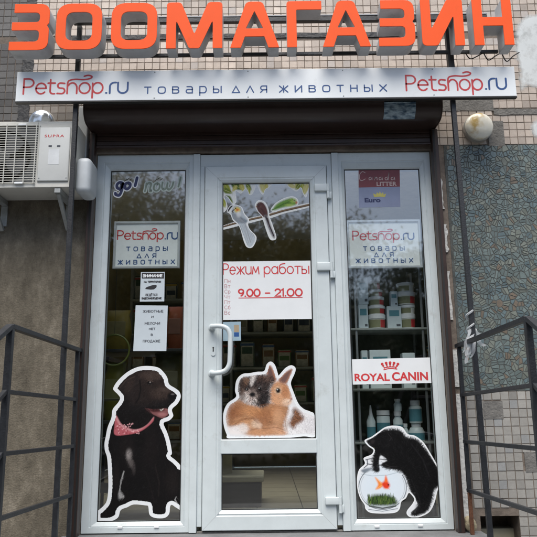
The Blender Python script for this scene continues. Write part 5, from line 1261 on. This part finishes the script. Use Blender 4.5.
def bottle(px0, px1, rt, rb, lab, prof, z=None, band=None):
    A, B_ = at(px0, rb, PY), at(px1, rt, PY); r = (B_.x-A.x)/2; h = B_.z-A.z-.001; z0 = z if z is not None else A.z
    t = thing('bottle', lab, 'bottle', 'pale bottles on the lower display shelf', ((A.x+B_.x)/2, PY, z0))
    b = BM(); lathe(b, [(0, 0)]+[(r*a, h*c) for a, c in prof[:-2]]+[(0, h*prof[-3][1])], 26); obj('bottle_body', b, M_BOT, t, True)
    b = BM(); lathe(b, [(0, h*prof[-2][1])]+[(r*a, h*c) for a, c in prof[-2:]]+[(0, h*prof[-1][1])], 26); obj('cap', b, M_VINYLW, t, True)
    if band: b = BM(); lathe(b, [(r*1.004, h*band[0]), (r*1.004, h*band[1])], 26); bmesh.ops.delete(b, geom=[f for f in b.faces if len(f.verts) > 4], context='FACES'); obj('label', b, M_TEAL, t, True)
    return z0+h+.0012
ZB = SHZ[2]
bottle(367.4, 374.6, 404.3, 440.5, 'slim bottle with a pointed cap on the left of the lower shelf', [(1, 0), (1, .55), (.6, .68), (.5, .72), (.45, .72), (.15, 1)], ZB, (.1, .4))
bottle(377.6, 389.4, 409.5, 440.5, 'broad white jar with a flat lid on the lower shelf', [(.95, 0), (1, .05), (1, .78), (.9, .82), (.97, .84), (.97, 1)], ZB, (.15, .6))
z = bottle(394, 402, 410.5, 440.5, 'lower of two small bottles stacked on the lower shelf', [(1, 0), (1, .7), (.6, .8), (.6, .84), (.75, .84), (.75, 1)], ZB, (.2, .55)); bottle(394, 401, 397.8, 410, 'upper of two small bottles stacked on the lower shelf', [(1, 0), (1, .6), (.6, .75), (.6, .8), (.75, .8), (.75, 1)], z)
z = bottle(409, 424, 422.8, 440.5, 'wide bottle under the teal one on the lower shelf', [(1, 0), (1, .5), (.75, .75), (.5, .8), (.6, .8), (.6, 1)], ZB, (.05, .45)); bottle(409.6, 421, 399.3, 422.3, 'teal labelled bottle standing on the wide bottle', [(.95, 0), (1, .05), (1, .68), (.7, .78), (.75, .79), (.75, 1)], z, (.08, .62))
bottle(403, 408, 423, 440.5, 'short small bottle beside the wide bottle', [(1, 0), (1, .6), (.6, .75), (.6, .8), (.75, .8), (.75, 1)], ZB)
# left window: goods
ls = thing('goods_rack', 'low rack with sacks behind the left window', 'rack')
LYY = .45
M_RACK = mat('dark_rack_metal', (.05, .05, .045), .5)
rz = [at(140, 349, LYY).z, at(140, 420, LYY).z, at(140, 489, LYY).z]
for z in rz:
    b = BM(); box(b, -.10, .70, LYY-.02, LYY+.4, z-.02, z, .003); obj('rack_shelf', b, M_RACK, ls)
for xx in (-.09, .69):
    for yy in (LYY, LYY+.39): b = BM(); bar(b, (xx, yy, -.01), (xx, yy, rz[0]+.02), .02); obj('rack_post', b, M_RACK, ls)
def sack(px0, px1, rt, rb, col, lab, y=LYY+.15, dep=.14, z=None, band=None):
    A, B_ = at(px0, rb, y), at(px1, rt, y); z0 = z if z is not None else A.z; hw = (B_.x-A.x)/2; h = B_.z-A.z
    t = thing('sack', lab, 'bag', 'pet food sacks on the rack', ((A.x+B_.x)/2, y, z0))
    b = BM(); rr = random.Random(int(px0)); V = []
    for j in range(9):
        v = j/8; f = (.82+.18*math.sin(min(v*1.15, 1)*PI)); dp = dep/2*(math.sin(max(min(v*.93+.07, 1), 0)*PI)**.5 if v < 1 else .03)+.003
        V.append([b.verts.new((hw*(f if v < 1 else .95)*math.copysign(abs(math.cos(a))**.6, math.cos(a)), dp*math.copysign(abs(math.sin(a))**.8, math.sin(a))+rr.uniform(-.004, .004), h*v)) for a in [2*PI*k/20 for k in range(20)]])
    for j in range(8):
        for k in range(20): b.faces.new((V[j][k], V[j][(k+1) % 20], V[j+1][(k+1) % 20], V[j+1][k]))
    b.faces.new(V[0]); b.faces.new(V[-1]); obj('bag_body', b, mat('sack_%d_%d_%d' % col, lin(col), .45, var=.2, scale=7), t, True)
    b = BM(); box(b, -hw*.7, hw*.7, -dep/2-.006, -dep/2+.02, h*.35, h*.7, .003); obj('bag_label', b, mat('sack_label_%d_%d_%d' % col, lin(tuple(min(int(c*.6+70), 255) for c in col)), .5), t)
sack(167, 184.5, 305, 349, (196, 104, 62), 'orange red sack on the rack beside the paper notice', z=rz[0])
sack(104, 132, 308, 349, (176, 152, 62), 'wide mustard yellow sack on the left of the rack', z=rz[0])
sack(134, 164, 318, 349, (120, 116, 84), 'grey olive sack on the rack hidden behind the paper notice', z=rz[0])
sack(103, 128, 362, 420, (136, 132, 44), 'olive green sack on the middle rack shelf left of the dog', z=rz[1])
sack(152, 184, 352, 420, (96, 88, 40), 'dark olive sack on the middle rack shelf right of the dog', z=rz[1])
hp = thing('hoop_toy', 'green hoop shaped toy hanging behind the left window', 'toy')
q = at(114, 350, .32); b = BM(); tube(b, [(q.x+.10*math.cos(t), .32, q.z+.10*math.sin(t)) for t in np.linspace(0, 2*PI, 40)], .006, 8, False); obj('hoop', b, mat('olive_plastic', (.16, .19, .04), .4), hp, True)
b = BM(); tube(b, [(q.x, .32, q.z+.10), (q.x, .32, 2.0)], .0015, 6); obj('string', b, M_RACK, hp)
# behind the door: counter, back shelves, pale stand
ct = thing('shop_counter', 'dark counter at the right of the shop floor behind the door', 'counter')
b = BM(); box(b, 1.62, 2.35, 1.9, 2.5, .10, .95, .01); obj('counter_body', b, mat('counter_wood', (.10, .075, .045), .5, var=.25), ct)
b = BM(); box(b, 1.58, 2.39, 1.86, 2.54, .951, .985, .004); obj('counter_top', b, mat('counter_top', (.30, .29, .24), .4), ct)
b = BM(); box(b, 1.66, 2.31, 1.94, 2.46, -.01, .099); obj('plinth', b, M_GASKET, ct)
stnd = thing('scratching_stand', 'pale scratching stand on a dark base on the shop floor', 'pet furniture')
q = at(230, 492, 1.0)
b = BM(); box(b, .60, 1.02, 1.05, 1.5, -.011, .16, .01); obj('base', b, M_RACK, stnd)
b = BM(); lathe(b, [(0, .16), (.075, .16), (.075, .62), (0, .62)], 24, Matrix.Translation((.72, 1.25, 0))); obj('scratching_post', b, mat('sisal', (.42, .38, .25), .95, bump=.4, bscale=150), stnd, True)
b = BM(); box(b, .58, 1.04, 1.03, 1.52, .165, .21, .012); obj('tray', b, mat('pale_plush', (.46, .44, .32), .9), stnd)
b = BM(); box(b, .56, .92, 1.05, 1.48, .62, .66, .015); obj('platform', b, mat('pale_plush', (.46, .44, .32), .9), stnd)
bk = thing('back_shelving', 'long wall shelving full of goods at the back of the shop', 'shelving')
for k in range(5):
    b = BM(); box(b, -.6, 3.1, 3.95, 4.45, .32+.42*k, .345+.42*k, .003); obj('shelf_board', b, M_SHELFG, bk)
for xx in (-.6, .62, 1.85, 3.08):
    b = BM(); box(b, xx, xx+.03, 3.96, 4.45, 0, 2.4); obj('upright', b, M_SHELFP, bk)
rr = random.Random(9); protos = []
PC = [(92, 128, 70), (70, 96, 84), (150, 150, 130), (48, 74, 52), (130, 96, 52), (60, 70, 92)]
for i, c in enumerate(PC):
    b = BM(); box(b, -.075, .075, -.08, .08, 0, .27, .012); nf = len(b.faces)
    zl = (.10, .14, .06, .16, .12, .08)[i]; box(b, -.055, .055, -.0812, -.079, zl, zl+.07); b.faces.ensure_lookup_table()
    for f in b.faces[nf:]: f.material_index = 1
    n2 = len(b.faces); box(b, -.0745, .0745, -.0808, -.079, .225, .25); b.faces.ensure_lookup_table()
    for f in b.faces[n2:]: f.material_index = 2
    me = bpy.data.meshes.new('food_pack'); b.to_mesh(me); b.free(); me.materials.append(mat('pack_%d_%d_%d' % c, lin(c), .4, var=.25, scale=10)); me.materials.append(mat('pack_label', (.55, .55, .50), .5, var=.3, scale=30)); me.materials.append(mat('pack_band_%d' % (i % 3), ((.4, .05, .04), (.05, .12, .3), (.45, .32, .04))[i % 3], .5)); protos.append(me)
CN = ['leaf green', 'grey green', 'pale beige', 'dark green', 'brown', 'slate blue']
for k in range(5):
    x = -.5
    while x < 3.0:
        i = rr.randrange(6); o = bpy.data.objects.new('food_pack', protos[i]); COL.objects.link(o); s = rr.uniform(.8, 1.2)
        o.location = (x, 4.10+rr.uniform(0, .05), .3465+.42*k); o.scale = (s, 1, rr.uniform(.75, 1.25))
        tag(o, '%s pet food pack on the shelving at the back of the shop' % CN[i], 'pack', '%s packs on the back shelving' % CN[i]); x += .19*s+rr.uniform(.0, .05)

# ---------------------------------------------------------------- trees across the street (the far row shows in the panes)
M_BARK = mat('bark', (.07, .055, .04), .95, var=.3, bump=.5); M_LEAF = mat('leaf', (.034, .046, .018), .7, var=.5, scale=1.5)
def crown_mesh(h, r, n, seed, zc=.62, zr=.33):
    g = np.random.default_rng(seed); cl = []
    for _ in range(26):
        v = g.normal(size=3); v /= np.linalg.norm(v); cl.append(np.array((v[0]*r*.85, v[1]*r*.75, h*zc+v[2]*h*zr))*np.array((1, 1, 1))+g.normal(size=3)*.2)
    cl = np.array(cl); c = cl[g.integers(len(cl), size=n)]+g.normal(size=(n, 3))*r*.21
    a = g.normal(size=(n, 3)); a /= np.linalg.norm(a, axis=1, keepdims=True); b_ = np.cross(a, g.normal(size=(n, 3))); b_ /= np.linalg.norm(b_, axis=1, keepdims=True)
    s = g.uniform(.05, .095, size=(n, 1)); V = np.stack([c-a*s, c-b_*s*.5, c+a*s, c+b_*s*.5], 1).reshape(-1, 3); F = np.arange(n*4).reshape(-1, 4); return V, F
def tree(x, y, h, r, n, seed, label, lean=(0, 0), grp='trees across the street from the shop', zc=.62, zr=.33):
    t = thing('tree', label, 'tree', grp, (x, y, -.79)); g = random.Random(seed); lx, ly = lean
    b = BM(); tube(b, [(0, 0, -.1), (.05+lx*.05, .02+ly*.05, h*.25), (lx*.4, .08+ly*.4, h*.5), (.1+lx, ly, h*.8)], [.17, .14, .10, .03], 10)
    for k in range(7):
        a = g.uniform(0, 6.28); z = h*g.uniform(.4, .6); f = z/h*.8; tube(b, [(lx*f, .05+ly*f, z), (lx*.8+r*.4*math.cos(a), ly*.8+r*.4*math.sin(a), z+h*.12), (lx+r*.8*math.cos(a), ly+r*.8*math.sin(a), z+h*.22)], [.06, .04, .012], 7)
    obj('trunk', b, M_BARK, t, True); V, F = crown_mesh(h, r, n, seed, zc, zr); V = V+np.array((lx, ly, 0)); mesh_np('crown', V, F, None, M_LEAF, t)
for i, (x, y, h, r, n) in enumerate(((-8.5, -17, 10.5, 3.4, 42000), (-4.2, -19, 11.8, 3.6, 52000), (-.3, -17.5, 9.1, 2.8, 38000), (3.2, -19, 7.6, 2.6, 24000), (6.2, -15, 6.2, 1.7, 14000), (9.5, -18, 6.5, 2.6, 16000))):
    tree(x, y, h, r, n, 40+i, ('tall broad', 'tallest dense', 'middle sized rounded', 'low rounded', 'small slim', 'low wide')[i]+' green tree across the street, mirrored in the glass')
for i, (x, y, h, r, lean) in enumerate(((-8.5, -9.5, 17, 3.8, (0, 0)), (-12, -4.5, 16, 4, (0, 0)), (-15, -11, 17, 4, (0, 0)), (10.5, -9.5, 17, 3.8, (0, 0)), (14, -4.5, 16, 4, (0, 0)), (17, -11, 17, 4, (0, 0)))):  # unseen side trees, added to cut off low sky light
    tree(x, y, h, r, 40000 if lean[0] else 24000, 60+i, ('tall leaning street tree whose crown hangs before the shop' if lean[0] else 'unseen tall street tree added beside the shop front to block low sky'), lean, 'unseen tall trees added to block the low sky', *((.80, .15) if lean[0] else (.62, .33)))
hd = thing('hedge', 'long dark clipped hedge below the trees across the street', 'hedge')
g = np.random.default_rng(3); n = 24000; c = np.stack([g.uniform(-20, 20, n), -15.5+g.normal(size=n)*.4, -.8+2.6*g.random(n)**.7*(1+.15*np.sin(np.arange(n)))], 1)
a_ = g.normal(size=(n, 3)); a_ /= np.linalg.norm(a_, axis=1, keepdims=True); b_ = np.cross(a_, g.normal(size=(n, 3))); b_ /= np.linalg.norm(b_, axis=1, keepdims=True)
V = np.stack([c-a_*.11, c-b_*.06, c+a_*.11, c+b_*.06], 1).reshape(-1, 3); mesh_np('foliage', V, np.arange(n*4).reshape(-1, 4), None, M_LEAF, hd)

# ---------------------------------------------------------------- the house across the street (mirrored in the glass)
ho = thing('apartment_house', 'brown brick apartment house behind the trees across the street', 'building')
M_BRICK = mat('brown_brick', (.075, .06, .038), .9, var=.2, scale=2); M_HWIN = mat('house_window', (.03, .035, .04), .15)
for xa, xb, hz in ((-42, -1.2, 9.0), (-1.19, 40, 6.0)):
    b = BM(); box(b, xa, xb, -40, -30, -.8, hz); obj('wall', b, M_BRICK, ho)
    b = BM(); box(b, xa-.3, xb+.3, -40.3, -29.7, hz+.01, hz+.25); obj('roof', b, M_BROWN, ho)
for i in range(11):
    for j in range(3 if i < 4 else 2):
        x = -13+2.6*i
        b = BM(); box(b, x, x+1.3, -30.02, -29.9, .8+2.7*j, 2.3+2.7*j); w_ = obj('window', b, M_HWIN, ho)
        b = BM(); box(b, x-.08, x+1.38, -30.02, -29.86, .70+2.7*j, .795+2.7*j); obj('sill', b, M_WHITEPLASTER, w_)
